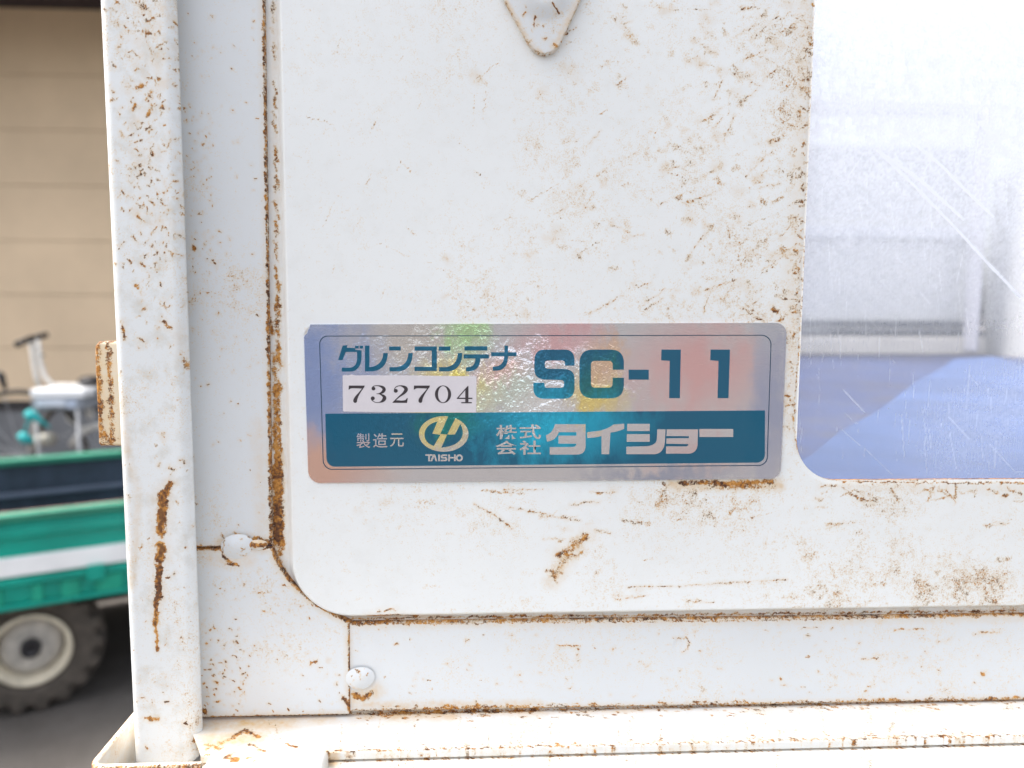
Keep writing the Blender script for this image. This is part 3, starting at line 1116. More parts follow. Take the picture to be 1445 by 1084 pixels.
for z in zl:
    t = (z - pl1[2]) / (pl0[2] - pl1[2])
    xl_ = pl1[0] + (pl0[0] - pl1[0]) * t
    t2 = (z - pr1[2]) / (pr0[2] - pr1[2])
    xr_ = pr1[0] + (pr0[0] - pr1[0]) * t2
    up_ = z - zb
    ch = max(0.0, 3.0 * MM - up_)
    ch2 = max(0.0, 1.2 * MM - up_)
    xr_ -= ch
    xl_ += ch2
    for (dx, h, t) in prof:
        if dx is None:
            x = (xl_ + R_ * MM) * (1 - t) + (xr_ - R_ * MM) * t
        elif dx < 0:
            x = xr_ + dx * MM
        else:
            x = xl_ + dx * MM
        vs.append((x, -h * MM, z))
m = len(prof)
fs = []
for i in range(len(zl) - 1):
    for j in range(m - 1):
        fs.append((i * m + j, i * m + j + 1, (i + 1) * m + j + 1, (i + 1) * m + j))
fs.append(tuple(range(m))[::-1])
fs.append(tuple(range((len(zl) - 1) * m, len(zl) * m)))
V = np.array(vs)
random.seed(8)
h = HPOST
rs = []
for a, b, r, k in (((240, 682), (229, 706), 8, 1.1), ((230, 700), (228, 735), 12, 1.3), ((229, 715), (227, 752), 11, 1.3), ((227, 770), (226, 790), 11, 1.3), ((224, 800), (223, 845), 8.5, 1.25), ((223, 830), (219, 880), 6.5, 1.1), ((220, 880), (222, 918), 3.6, .95), ((206, 1014), (224, 1015), 5, .72), ((198, 985), (204, 985), 3.5, .7), ((233, 990), (238, 990), 3.5, .7),
                   ((262, 1020), (265, 1022), 4, .75), ((272, 1040), (274, 1048), 3.5, .7), ((235, 815), (238, 816), 4, .7), ((245, 809), (247, 808), 3, .7), ((228, 613), (232, 616), 4.5, .7), ((240, 660), (244, 662), 5, .66), ((256, 650), (260, 655), 4, .66), ((230, 455), (240, 462), 6, .66), ((172, 455), (175, 478), 4.5, .66), ((196, 478), (204, 484), 4, .62),
                   ((158, 128), (160, 130), 4, .6), ((215, 215), (217, 218), 7, .66), ((207, 165), (214, 150), 6, .6), ((210, 135), (213, 130), 7, .62), ((187, 155), (190, 148), 4.5, .66), ((196, 122), (202, 122), 6, .62), ((207, 46), (211, 48), 6, .62), ((158, 92), (162, 95), 3.5, .65), ((200, 8), (206, 12), 9, .6), ((145, 12), (150, 16), 5, .5), ((200, 372), (203, 376), 4.5, .7), ((160, 372), (163, 376), 4.5, .66), ((212, 284), (216, 288), 4, .66), ((195, 305), (200, 312), 6, .58), ((172, 270), (180, 276), 4, .6), ((172, 190), (174, 192), 4.5, .6), ((240, 195), (241, 200), 4, .55), ((155, 350), (157, 366), 3, .55), ((158, 520), (160, 540), 3, .4), ((256, 500), (262, 520), 8, .5)):
    rs.append(S(*a, *b, r, k, h))
for _ in range(420):
    y = random.uniform(-5, 440) * random.choice((1, 1, 0.7))
    x = 137 + 0.046 * y + min(108, max(2, random.gauss(66, 30)))
    rs.append(S(x, y, x + random.uniform(-5, 5), y + random.uniform(-6, 6), random.uniform(1.4, 4.2), random.uniform(.36, .62), h))
for _ in range(90):
    y = random.uniform(440, 1060)
    x = 137 + 0.046 * y + random.uniform(3, 100)
    rs.append(S(x, y, x + random.uniform(-3, 3), y + random.uniform(-4, 4), random.uniform(1.4, 4), random.uniform(.36, .6), h))
ss = []
for _ in range(60):
    y = random.uniform(-5, 340)
    x = 137 + 0.046 * y + min(108, max(12, random.gauss(66, 18)))
    ss.append(S(x, y, x + random.uniform(-5, 5), y + random.uniform(-9, 9), random.uniform(6, 15), random.uniform(.12, .40), h))
ss += chain([(172, 560), (182, 650), (194, 690), (192, 760), (186, 830)], 10, .35, h) + [S(229, 615, 231, 618, 9, .4, h), S(250, 460, 256, 510, 14, .22, h), S(206, 1014, 224, 1015, 9, .5, h)]
me = mesh_np(V, fs, True, {'rust': paint(V[:, [0, 2]], rs), 'stain': paint_stain(V[:, [0, 2]], rs, ss)})
link('corner_post', me, M_POST, CT)

# ---- rusty hinge leaf sticking out behind the post
hx = pz([(136.5, 489), (142, 482), (172, 481), (178, 628), (145, 628), (142, 624)], -3)
rs = chain([(139, 486), (146, 627)], 13, .72, -3) + chain([(158, 490), (162, 620)], 10, .6, -3) + chain([(138, 484), (160, 482)], 3, .6, -3) + chain([(141, 505), (143, 540)], 6, .6, -3) + chain([(155, 484), (162, 627)], 5, .64, -3) + chain([(142, 600), (162, 626)], 9, .62, -3) + chain([(140, 575), (143, 625)], 6, .66, -3)
ss = [S(138, 482, 150, 627, 30, .55, -3)]
plate('hinge_leaf', hx, -1.0, 7.0, M_HINGE, rs, ss, edge_round=1.0, edge_rust=.62, edge_stain=.5)

# ---- bottom ledge rail: folded profile swept along x
zl0 = P(285, 1014, 0)[2] + 1.0 * MM
zrt = P(1445, 988, 0)[2] + 0.7 * MM
xa, xb = P(262, 1020, 0)[0], P(1452, 1000, 0)[0]
prof = [(0.0, 0.4)]
for k in range(40):
    prof.append((0.6 + k * 0.56, -0.2 - k * 0.012))
prof += [(22.6, -0.75), (22.95, -0.95), (23.1, -1.3)]
for k in range(5):
    prof.append((23.1, -1.7 - k * 0.42))
prof += [(22.9, -3.7), (21.6, -3.8), (21.6, -4.4), (23.0, -4.45)]
for k in range(40):
    prof.append((23.6 + k * 0.8, -4.5 - k * 0.012))
prof += [(56, -5.5), (56.5, -6.1), (56.5, -12)]
step = 1.9 * PXM
xsr = np.arange(xa, xb, step)
xsr = np.concatenate([xsr, np.arange(xb, 0.86, 0.02)])
sl = (zrt - zl0) / (xb - xa)
vs = []
for x in xsr:
    zz0 = zl0 + sl * (x - xa)
    for (h_, dz) in prof:
        k_ = min(h_, 23.0) / 23.0
        xh = P(262 + 21 * k_, 1020 + 50 * k_, h_)[0]
        vs.append((xh + (x - xa) * (0.86 - xh) / (0.86 - xa), -h_ * MM, zz0 + dz * MM))
m = len(prof)
fs = [(i * m + j, i * m + j + 1, (i + 1) * m + j + 1, (i + 1) * m + j) for i in range(len(xsr) - 1) for j in range(m - 1)]
V = np.array(vs)
xy = V[:, [0, 1]] + np.stack([V[:, 2] * 0.3, V[:, 2] * 0.0], 1)
xy = V[:, [0, 1]]


def L(px, h1, px2, h2, r, s):       # strokes on the ledge top, x from pixel on its front line
    a = at(px, 0, 1)[0]
    x1 = P(px, 1030, h1)[0]
    x2 = P(px2, 1030, h2)[0]
    return (x1, -h1 * MM, x2, -h2 * MM, r * MM, s)


random.seed(31)
rs, ss = [], []
for _ in range(260):
    x = 500 + random.random() * 945
    hgt = abs(random.gauss(0, 3)) + 0.4
    rs.append(L(x, hgt, x + random.uniform(-8, 8), hgt, random.uniform(.5, 1.3), random.uniform(.45, .68)))
rs += [L(285, 0.6, 1450, 0.6, .8, .72), L(520, 1, 760, 1, 2.4, .62), L(285, 22.8, 1450, 22.8, .5, .62)]
for _ in range(200):
    x = 470 + random.random() * 975
    y_ = 23 - abs(random.gauss(0, 1.6))
    rs.append(L(x, y_, x + random.uniform(0, 5), y_, random.uniform(.4, 1.0), random.uniform(.42, .66)))
for _ in range(60):
    x = 290 + random.random() * 1150
    rs.append(L(x, random.uniform(1, 50), x + random.uniform(0, 6), random.uniform(1, 50) if False else random.uniform(4, 20), .6, random.uniform(.35, .5)))
rs += [L(330, 13, 345, 9, 2.4, .68), L(345, 9, 364, 14, 2.4, .7), L(290, 20, 330, 14, 2, .58), L(290, 17, 310, 20, 3, .55), L(404, 18, 418, 20, 1.2, .66), L(352, 18, 372, 22, 1.5, .62)]
ss += [L(285, 4, 400, 6, 9, .85), L(290, 16, 360, 14, 9, .9), L(400, 4, 470, 4, 6, .5), L(500, 2, 640, 3, 4.5, .65), L(640, 2, 900, 2, 3, .35), L(285, 1, 1450, 1, 2, .25), L(285, 22, 1450, 22, 1.5, .3), L(460, 20, 470, 24, 3, .8)]
lr = paint(xy, rs)
face_ = np.tile(np.array([1.0 if (h_ < 23.05 or d_ < -3.75) else 0.62 for h_, d_ in prof]), len(xsr))
lr = lr * face_ * np.where(face_ < 1, 0.8 + 0.8 * vnoise(V[:, [0, 2]], 700, 9), 1.0)
me = mesh_np(V, fs, True, {'rust': lr, 'stain': paint(xy, ss)})
me.polygons.foreach_set('use_smooth', [False] * len(me.polygons))
link('ledge_rail', me, M_RAIL, CT)

# ---- bracket block sitting on the ledge near the corner
bl0 = P(296, 1063, 24)
x0b, x1b = bl0[0], P(464, 1060, 24)[0]
zt_ = bl0[2] + 0.4 * MM
bm = bmesh.new()
add_box(bm, ((x0b + x1b) / 2, -0.0425, zt_ - 0.0045), ((x1b - x0b) / 2, 0.0195, 0.0045))
bevel(bm, 0.0022, 4)
bmesh.ops.subdivide_edges(bm, edges=[e for e in bm.edges if e.calc_length() > 0.004], cuts=24, use_grid_fill=True)
bmesh.ops.recalc_face_normals(bm, faces=bm.faces)
me = from_bm(bm, True)
co = np.array([v.co[:] for v in me.vertices])
rr = paint(co[:, [0, 1]], [L(318, 27, 332, 29, 1.8, .95), L(350, 28, 360, 29, 1.2, .9), L(300, 24, 360, 24, 1.4, .5), L(322, 26, 330, 24, 1.5, .7)])
sss = paint(co[:, [0, 1]], [L(300, 26, 340, 28, 4, .6), L(290, 24, 470, 24, 2, .4)])
for k, a_ in (('rust', rr), ('stain', sss)):
    q = me.attributes.new(k, 'FLOAT', 'POINT')
    q.data.foreach_set('value', a_.astype(np.float32))
link('ledge_bracket', me, M_RAIL, CT)

# ---- folded pan rim at the lower left corner
zrim = P(187, 1013, 0)[2]
xr_ = P(185, 1014, 0)[0]
rimpts = []
y0 = 0.02
yf = -0.0287
xo = xr_
rimpts.append((xo, y0))
rimpts.append((xo, yf + 0.004))
for k in range(1, 9):
    a = math.pi / 2 * k / 8
    rimpts.append((xo + 0.0035 * (1 - math.cos(a)), yf + 0.004 - 0.0035 * math.sin(a) - 0.0005))
rimpts.append((P(290, 1080, 25)[0], yf))
dn = densify([tuple(p) for p in rimpts], 0.0007)[:-1]
dn = [p for p in dn]
# densify closes the loop: cut the closing run away
cut = next(i for i, p in enumerate(dn) if abs(p[0] - rimpts[-1][0]) < 1e-9 and abs(p[1] - rimpts[-1][1]) < 1e-9)
dn = dn[:cut + 1]
vs, fs = [], []
secs = [(-1.1, -16), (-1.1, -0.5), (-0.75, 0.1), (0.0, 0.35), (0.75, 0.1), (1.1, -0.5), (1.1, -16)]
for i, p in enumerate(dn):
    a = np.array(dn[max(i - 1, 0)])
    b = np.array(dn[min(i + 1, len(dn) - 1)])
    t = (b - a) / np.hypot(*(b - a))
    nn = np.array([-t[1], t[0]])
    for (o_, z_) in secs:
        vs.append((p[0] + nn[0] * o_ * MM, p[1] + nn[1] * o_ * MM, zrim + z_ * MM))
m = len(secs)
fs = [(i * m + j, i * m + j + 1, (i + 1) * m + j + 1, (i + 1) * m + j) for i in range(len(dn) - 1) for j in range(m - 1)]
V = np.array(vs)
rr = np.tile([.2, .62, .52, 0.15, .42, .12, .02], len(dn)) * (0.75 + 0.5 * RNG.random(len(V)))
me = mesh_np(V, fs, True, {'rust': rr, 'stain': np.tile([.2, .5, .3, .1, .35, .5, .2], len(dn))})
link('pan_rim', me, M_RAIL, CT)
bm = bmesh.new()
xe = P(290, 1080, 25)[0]
add_box(bm, ((xr_ + xe) / 2, -0.0035, zrim - 0.0165), ((xe - xr_) / 2, 0.0235, 0.0008))
link('pan_floor', from_bm(bm), M_PLAINW, CT)

# ---- inside and lower body of the container
M_FARW = simple('far_wall_white', (0.62, 0.62, 0.61), 0.55, var=0.06, scale=3.0)
M_FARB = simple('dark_rail_line', (0.07, 0.08, 0.10), 0.6, scale=8)
M_CREAM = simple('cream_kick_strip', (0.60, 0.57, 0.52), 0.6, var=0.1, scale=12)
t = NT('blue_floor_sheet')
_c0 = t.coord()
_f1 = t.rng(t.noise(_c0, 5.0, 5.0, 0.6), 0.38, 0.62)
_f2 = t.rng(t.noise(_c0, 22.0, 4.0, 0.65), 0.45, 0.7)
M_BLUE = t.done(t.bsdf(t.mix(t.math('MULTIPLY', _f2, 0.6), t.mix(_f1, (0.022, 0.034, 0.10), (0.034, 0.060, 0.165)), (0.075, 0.062, 0.06)), 0.5))
M_BLUE_LIT = simple('lit_floor_blue', (0.050, 0.090, 0.215), 0.6, var=0.25, scale=7)  # lighter copy of the floor blue, for its lit side
FY = 1.15


def far(px, py, y=FY):
    d = ray(px, py)
    t = (y - CAM[1]) / d[1]
    return CAM + d * t


def far_box(name, px0, px1, py0, py1, y, dep, mat, bev=0.003, label=None):
    a, b = far(px0, py1, y), far(px1, py0, y)
    bm = bmesh.new()
    add_box(bm, ((a[0] + b[0]) / 2, y + dep / 2, (a[2] + b[2]) / 2), (abs(b[0] - a[0]) / 2, dep / 2, abs(b[2] - a[2]) / 2))
    if bev:
        bevel(bm, bev, 2)
    return link(name, from_bm(bm), mat, CT, label)


zfl = far(1250, 500)[2]
xcor = far(1392, 300)[0]
xlw = P(262, 300, 0)[0] - 0.005
bm = bmesh.new()
zt_w = far(1200, 205)[2]
add_box(bm, ((xlw + xcor) / 2, FY + 0.02, (zfl + zt_w) / 2), ((xcor - xlw) / 2, 0.012, (zt_w - zfl) / 2))
link('back_wall', from_bm(bm), M_FARW, CT)
far_box('kick_strip', 700, 1392, 476, 499, FY - 0.02, 0.026, M_CREAM)
far_box('back_rail', 700, 1392, 467, 472, FY - 0.008, 0.014, M_FARB)
far_box('back_rail', 700, 1392, 453, 457, FY - 0.008, 0.014, M_FARB)
far_box('wall_bead', 700, 1385, 320, 330, FY - 0.002, 0.01, simple('wall_bead_grey', (0.66, 0.67, 0.7), 0.6), 0.002)
far_box('inner_post', 1381, 1398, 135, 498, FY - 0.05, 0.04, simple('post_grey', (0.52, 0.52, 0.57), 0.6), 0.005)
far_box('top_rail', 700, 1402, 142, 148, FY - 0.03, 0.03, simple('rail_grey', (0.9, 0.9, 0.9), 0.6), 0.003)
bm = bmesh.new()
zsr = far(1420, 250)[2]
add_box(bm, (xcor + 0.03, (FY + 0.02) / 2 + 0.01, (zfl + zsr) / 2), (0.012, (FY - 0.02) / 2, (zsr - zfl) / 2))
link('side_wall', from_bm(bm), M_FARW, CT)
bm = bmesh.new()
add_box(bm, (xlw - 0.001, (FY + 0.03) / 2 + 0.01, (zfl + zsr) / 2), (0.006, (FY + 0.0) / 2, (zsr - zfl) / 2))
link('side_wall', from_bm(bm), M_FARW, CT)
bm = bmesh.new()
add_box(bm, ((xlw + xcor) / 2 + 0.01, (FY + 0.012) / 2, zfl - 0.006), ((xcor - xlw) / 2 + 0.015, (FY - 0.012) / 2, 0.005))
link('floor_sheet', from_bm(bm), M_BLUE, CT, 'blue floor inside the container')
# lighter sheet added over the right of the floor for its lit side
tp = []
for (px, py) in ((1010, 760), (1080, 700), (1145, 658), (1185, 622), (1240, 590), (1290, 548), (1322, 530), (1345, 513), (1400, 508), (1500, 535), (1700, 640), (1700, 760)):
    q = on_z(px, py, zfl + 0.002)
    tp.append((min(q[0], xcor + 0.01), min(q[1], FY - 0.03)))
bm = bmesh.new()
f = bm.faces.new([bm.verts.new((x, max(y, 0.03), zfl + 0.002)) for x, y in tp])
ex = bmesh.ops.extrude_face_region(bm, geom=[f])
for v in [g_ for g_ in ex['geom'] if isinstance(g_, bmesh.types.BMVert)]:
    v.co.z += 0.006
link('lit_floor', from_bm(bm), M_BLUE_LIT, CT, 'lighter blue sheet standing for the lit side of the container floor')
# lower hull, down to skids on the ground
bm = bmesh.new()
hz0, hz1 = GROUND_Z + 0.10, P(285, 1075, 0)[2] - 0.022
add_box(bm, ((xlw + xcor) / 2 + 0.02, 0.58, (hz0 + hz1) / 2), ((xcor - xlw) / 2 + 0.02, 0.57, (hz1 - hz0) / 2))
link('lower_hull', from_bm(bm), M_PLAINW, CT)
for yy in (0.15, 1.0):
    bm = bmesh.new()
    add_box(bm, ((xlw + xcor) / 2 + 0.02, yy, GROUND_Z + 0.05), ((xcor - xlw) / 2, 0.05, 0.05))
    link('skid', from_bm(bm), M_BLACK, CT)

# ---- clear window pane, hazed and scratched
t = NT('scratched_acrylic')
co = t.coord()
sc = t.attr('scratch')
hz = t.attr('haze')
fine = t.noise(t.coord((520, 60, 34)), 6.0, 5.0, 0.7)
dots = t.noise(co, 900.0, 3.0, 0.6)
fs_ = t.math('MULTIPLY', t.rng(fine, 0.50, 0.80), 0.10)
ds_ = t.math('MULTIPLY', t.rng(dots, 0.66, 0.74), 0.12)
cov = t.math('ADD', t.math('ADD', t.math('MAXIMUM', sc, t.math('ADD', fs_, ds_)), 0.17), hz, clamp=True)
tr = t.n.new('ShaderNodeBsdfTransparent')
tr.inputs[0].default_value = (0.97, 0.975, 0.985, 1)
df = t.n.new('ShaderNodeBsdfDiffuse')
df.inputs[0].default_value = (0.84, 0.86, 0.90, 1)
tl_ = t.n.new('ShaderNodeBsdfTranslucent')
tl_.inputs[0].default_value = (0.9, 0.92, 0.96, 1)
mxd = t.n.new('ShaderNodeMixShader')
mxd.inputs[0].default_value = 0.4
t.l.new(df.outputs[0], mxd.inputs[1])
t.l.new(tl_.outputs[0], mxd.inputs[2])
gl = t.n.new('ShaderNodeBsdfGlossy')
gl.inputs['Roughness'].default_value = 0.06
m1 = t.n.new('ShaderNodeMixShader')
t.l.new(cov, m1.inputs[0])
t.l.new(tr.outputs[0], m1.inputs[1])
t.l.new(mxd.outputs[0], m1.inputs[2])
fz = t.n.new('ShaderNodeFresnel')
fz.inputs[0].default_value = 1.45
m2 = t.n.new('ShaderNodeMixShader')
t.l.new(t.math('MULTIPLY', fz.outputs[0], 0.8), m2.inputs[0])
t.l.new(m1.outputs[0], m2.inputs[1])
t.l.new(gl.outputs[0], m2.inputs[2])
M_PANE = t.done(m2.outputs[0])
hpn = 0.6
x0, x1 = win_x0 - 0.012, win_x1 + 0.012
z0, z1 = win_z0 - 0.012, win_z1 + 0.012
st = 1.8 * PXM
gx = axis_pts(x0, x1, x0, P(1450, 400, hpn)[0], st, 0.02)
gz = axis_pts(z0, z1, z0, P(1200, -5, hpn)[2], st, 0.02)
GX, GZ = np.meshgrid(gx, gz)
n_ = GX.shape[1]
V = np.stack([GX, np.full_like(GX, -hpn * MM), GZ], -1).reshape(-1, 3)
b0 = (np.arange(GX.shape[0] - 1)[:, None] * n_ + np.arange(n_ - 1)[None]).ravel()
FQ = np.stack([b0, b0 + 1, b0 + n_ + 1, b0 + n_], 1)
random.seed(17)
sk = chain([(1238, 212), (1290, 262), (1345, 318), (1390, 368), (1440, 420)], 1.9, 1.1, hpn) + chain([(1240, 214), (1300, 255), (1360, 310)], 2.4, .9, hpn) + chain([(1265, 182), (1330, 235), (1362, 268), (1402, 306)], 2.0, 1.1, hpn) + chain([(1382, 172), (1445, 238)], 3, 1.0, hpn) + chain([(1220, 215), (1198, 248)], 1.8, .3, hpn) + chain([(1190, 550), (1220, 582)], 2, .3, hpn) + chain([(1345, 318), (1440, 418)], 2.0, .6, hpn)
for _ in range(170):
    x, y = random.uniform(1125, 1440), random.uniform(120, 670)
    a = math.radians(random.choice((86, 90, 93, 95, -45)) + random.gauss(0, 4))
    LL = random.uniform(5, 60)
    sk.append(S(x, y, x + LL * math.cos(a), y - LL * math.sin(a), 1.6, random.uniform(.06, .22), hpn))
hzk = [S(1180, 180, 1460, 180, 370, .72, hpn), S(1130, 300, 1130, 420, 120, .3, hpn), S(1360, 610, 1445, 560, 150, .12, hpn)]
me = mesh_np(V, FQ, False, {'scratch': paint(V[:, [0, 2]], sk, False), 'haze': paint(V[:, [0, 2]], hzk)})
link('window_pane', me, M_PANE, CT, 'scratched clear plastic window')

# ================================================================== NAMEPLATE STICKER
HS = H_TOP + 0.42


def foil_mat(name, printed=None):
    t = NT(name)
    co = t.coord()
    tc = t.n.new('ShaderNodeSeparateXYZ')
    t.l.new(co, tc.inputs[0])
    X, Z = tc.outputs[0], tc.outputs[2]
    wob = t.math('MULTIPLY', t.math('SUBTRACT', t.noise(t.coord((1, 1, 0.55)), 110.0, 5.0, 0.72), 0.5), 0.034)

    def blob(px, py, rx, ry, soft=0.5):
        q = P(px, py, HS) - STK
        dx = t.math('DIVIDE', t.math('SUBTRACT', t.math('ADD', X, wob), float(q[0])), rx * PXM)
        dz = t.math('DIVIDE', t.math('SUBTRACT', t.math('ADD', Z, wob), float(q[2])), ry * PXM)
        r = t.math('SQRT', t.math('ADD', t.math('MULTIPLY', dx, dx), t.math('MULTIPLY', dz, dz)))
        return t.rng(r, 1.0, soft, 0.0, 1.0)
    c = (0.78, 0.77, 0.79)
    for (px, py, rx, ry, soft, k, col) in FILM_SHEEN:
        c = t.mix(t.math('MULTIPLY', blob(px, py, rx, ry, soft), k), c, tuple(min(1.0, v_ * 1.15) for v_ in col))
    if printed:
        c2 = t.mix(0.965, c, printed)
        c2 = t.mix(t.math('MULTIPLY', blob(785, 600, 150, 75, 0.1), 1.0), c2, (0.04, 0.50, 0.72))  # sky highlight painted into the print colour as a cyan patch
        c2 = t.mix(t.math('MULTIPLY', blob(640, 590, 60, 34, 0.1), 0.6), c2, (0.03, 0.30, 0.20))
        c2 = t.mix(t.math('MULTIPLY', blob(850, 540, 50, 50, 0.1), 0.5), c2, (0.05, 0.25, 0.14))
        k = t.n.new('ShaderNodeMix')
        k.data_type = 'RGBA'
        k.blend_type = 'MULTIPLY'
        k.inputs[0].default_value = 1.0
        t.set(k.inputs[6], c2)
        t.set(k.inputs[7], (1, 1, 1))
        c = k.outputs[2]
    crink = t.math('ADD', t.math('MULTIPLY', t.noise(t.coord((1.0, 1, 0.55), (0, 0.5, 0)), 260.0, 3.0, 0.6), 0.5), t.math('MULTIPLY', t.noise(co, 620.0, 2.0, 0.5), 0.22))
    grain = t.noise(co, 1400.0, 2.0, 0.5)
    cen = t.math('ADD', blob(770, 575, 160, 90, 0.0), blob(620, 555, 200, 90, 0.0), clamp=True)
    bstr = t.math('MULTIPLY_ADD', cen, 1.15, 0.09)
    nm1 = t.bump(t.math('MULTIPLY', crink, bstr), 0.9, 0.0011)
    nm = t.bump(grain, 0.12, 0.0002, nm1)
    scr = t.noise(t.coord((30, 30, 400), (0, math.radians(25), 0)), 8.0, 3.0, 0.7)
    rough = t.math('ADD', t.rng(scr, 0.45, 0.75, 0.16, 0.26), 0.0)
    return t.done(t.bsdf(c, rough, 0.76 if not printed else 0.5, nm, 0.4, 0.12 if printed else 0.25, 0.08))


FILM_SHEEN = [  # iridescent reflection hues painted into the film's base colour, placed by position
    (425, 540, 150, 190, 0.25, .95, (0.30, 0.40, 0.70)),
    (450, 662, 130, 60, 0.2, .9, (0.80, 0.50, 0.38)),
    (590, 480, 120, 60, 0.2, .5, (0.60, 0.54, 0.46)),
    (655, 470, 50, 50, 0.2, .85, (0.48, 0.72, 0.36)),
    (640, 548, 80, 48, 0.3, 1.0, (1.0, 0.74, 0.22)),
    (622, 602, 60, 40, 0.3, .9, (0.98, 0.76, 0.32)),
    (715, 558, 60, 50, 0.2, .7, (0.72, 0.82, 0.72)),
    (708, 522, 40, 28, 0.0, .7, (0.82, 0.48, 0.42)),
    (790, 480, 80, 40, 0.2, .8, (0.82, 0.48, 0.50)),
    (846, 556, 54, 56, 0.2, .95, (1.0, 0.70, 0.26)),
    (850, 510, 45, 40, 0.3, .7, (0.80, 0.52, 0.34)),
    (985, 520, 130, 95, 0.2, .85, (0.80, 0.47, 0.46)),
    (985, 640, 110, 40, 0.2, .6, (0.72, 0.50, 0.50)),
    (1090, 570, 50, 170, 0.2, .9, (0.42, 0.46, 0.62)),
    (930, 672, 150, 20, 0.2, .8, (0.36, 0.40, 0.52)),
    (765, 576, 60, 26, 0.0, 1.0, (1.0, 1.0, 0.97)),  # glare spot painted white into the film colour
]
STK = P(768, 570, HS)
stk = thing('nameplate_sticker', 'silver iridescent product sticker with teal lettering stuck on the white panel', 'sticker', tuple(STK))
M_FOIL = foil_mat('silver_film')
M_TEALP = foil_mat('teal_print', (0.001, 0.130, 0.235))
M_INK = simple('ink_line', (0.015, 0.05, 0.09), 0.4, scale=200)
M_LABEL = simple('white_paper_label', (0.66, 0.62, 0.64), 0.55, var=0.03, scale=300, bump=0.00003)
M_DIGIT = simple('black_digit_ink', (0.045, 0.035, 0.04), 0.6, var=0.2, scale=500)


def qpath(cmds, n=10):
    """[(x,y), ('q',(cx,cy),(x,y)), ...] -> points"""
    out = []
    for c in cmds:
        if c[0] == 'q':
            p0 = out[-1]
            for k in range(1, n + 1):
                t = k / n
                out.append(((1 - t) ** 2 * p0[0] + 2 * t * (1 - t) * c[1][0] + t * t * c[2][0], (1 - t) ** 2 * p0[1] + 2 * t * (1 - t) * c[1][1] + t * t * c[2][1]))
        else:
            out.append(tuple(c))
    return out


Z5 = lambda x, y: (420 + x / 4.014, 440 + y / 4.014)
Z6 = lambda x, y: (470 + x / 6.283, 470 + y / 6.283)
Z7 = lambda x, y: (740 + x / 3.705, 440 + y / 3.705)
ZB7 = lambda x, y: (490 + x / 4.983, 580 + y / 4.983)
IDN = lambda x, y: (x, y)


def flat(name, polys, zm, lvl, mat, parent, thick=0.05, label=None, sub=None):
    """polygons in photo measure laid on the sticker as thin print lvl mm above its base"""
    h = HS + lvl
    V, Fs = [], []
    for poly in polys:
        pts = [P(*zm(*p), h) for p in poly]
        pp = []
        for p in pts:
            if not pp or np.hypot(p[0] - pp[-1][0], p[2] - pp[-1][1]) > 1e-7:
                pp.append((p[0], p[2]))
        if np.hypot(pp[0][0] - pp[-1][0], pp[0][1] - pp[-1][1]) < 1e-7:
            pp.pop()
        n = len(pp)
        K = 1000.0
        res = delaunay_2d_cdt([Vector((a * K, b * K)) for a, b in pp], [], [list(range(n))], 1, 1e-6)
        o = len(V)
        for v in res[0]:
            V.append((v.x / K, -h * MM, v.y / K))
        for f in res[2]:
            Fs.append([o + i for i in f])
        for v in res[0]:
            V.append((v.x / K, -(h - thick) * MM, v.y / K))
        m_ = len(res[0])
        for a, b in res[1]:
            pass
        cnt = {}
        for f in res[2]:
            for a, b in zip(f, list(f[1:]) + [f[0]]):
                cnt[(a, b)] = 1
        for (a, b) in cnt:
            if (b, a) not in cnt:
                Fs.append([o + a, o + m_ + a, o + m_ + b, o + b])
    me = mesh_np(V, Fs, False)
    return link(name, me, mat, parent, label)


def rect(x0, y0, x1, y1):
    return [(x0, y0), (x1, y0), (x1, y1), (x0, y1)]


def rquad(tl, tr_, br, bl, r, n=8):
    """rounded quadrilateral in photo measure, r per corner"""
    pts = [tl, tr_, br, bl]
    out = []
    for i in range(4):
        p = np.array(pts[i], float)
        a = np.array(pts[i - 1], float)
        b = np.array(pts[(i + 1) % 4], float)
        rr = r[i]
        pa = p + (a - p) / np.hypot(*(a - p)) * rr
        pb = p + (b - p) / np.hypot(*(b - p)) * rr
        if rr <= 0:
            out.append(tuple(p))
            continue
        for k in range(n + 1):
            t = k / n
            # circular-looking blend
            th = t * math.pi / 2
            w = np.array([1 - math.sin(th), 1 - math.cos(th)])
            q = p + (pa - p) * w[0] + (pb - p) * w[1]
            out.append(tuple(q))
    return out


outl = rquad((427, 457.2), (1110.5, 455.5), (1101.5, 675.5), (435.5, 682), (0, 16, 14, 17))
outl = [(429, 476), (432, 468), (436, 464), (438, 458)] + outl[1:]
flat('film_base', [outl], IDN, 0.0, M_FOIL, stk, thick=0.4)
# border hairline: outer ring minus inner = thin strip built as quads
ro = rquad((450.2, 473.8), (1089, 472.6), (1083, 657.3), (455.8, 663.2), (12, 14, 12, 13))
ri = rquad((451.3, 474.9), (1087.9, 473.7), (1081.9, 656.2), (456.9, 662.1), (11.4, 13.4, 11.4, 12.4))
ring = [[ro[i], ro[(i + 1) % len(ro)], ri[(i + 1) % len(ri)], ri[i]] for i in range(len(ro))]
flat('border_line', ring, IDN, 0.06, M_INK, stk)
band = rquad((459, 583.9), (1079.5, 579.3), (1079.3, 652.8), (461, 658.8), (0, 0, 11, 12))
bnd = flat('colour_band', [band], IDN, 0.06, M_TEALP, stk, label='solid teal band')

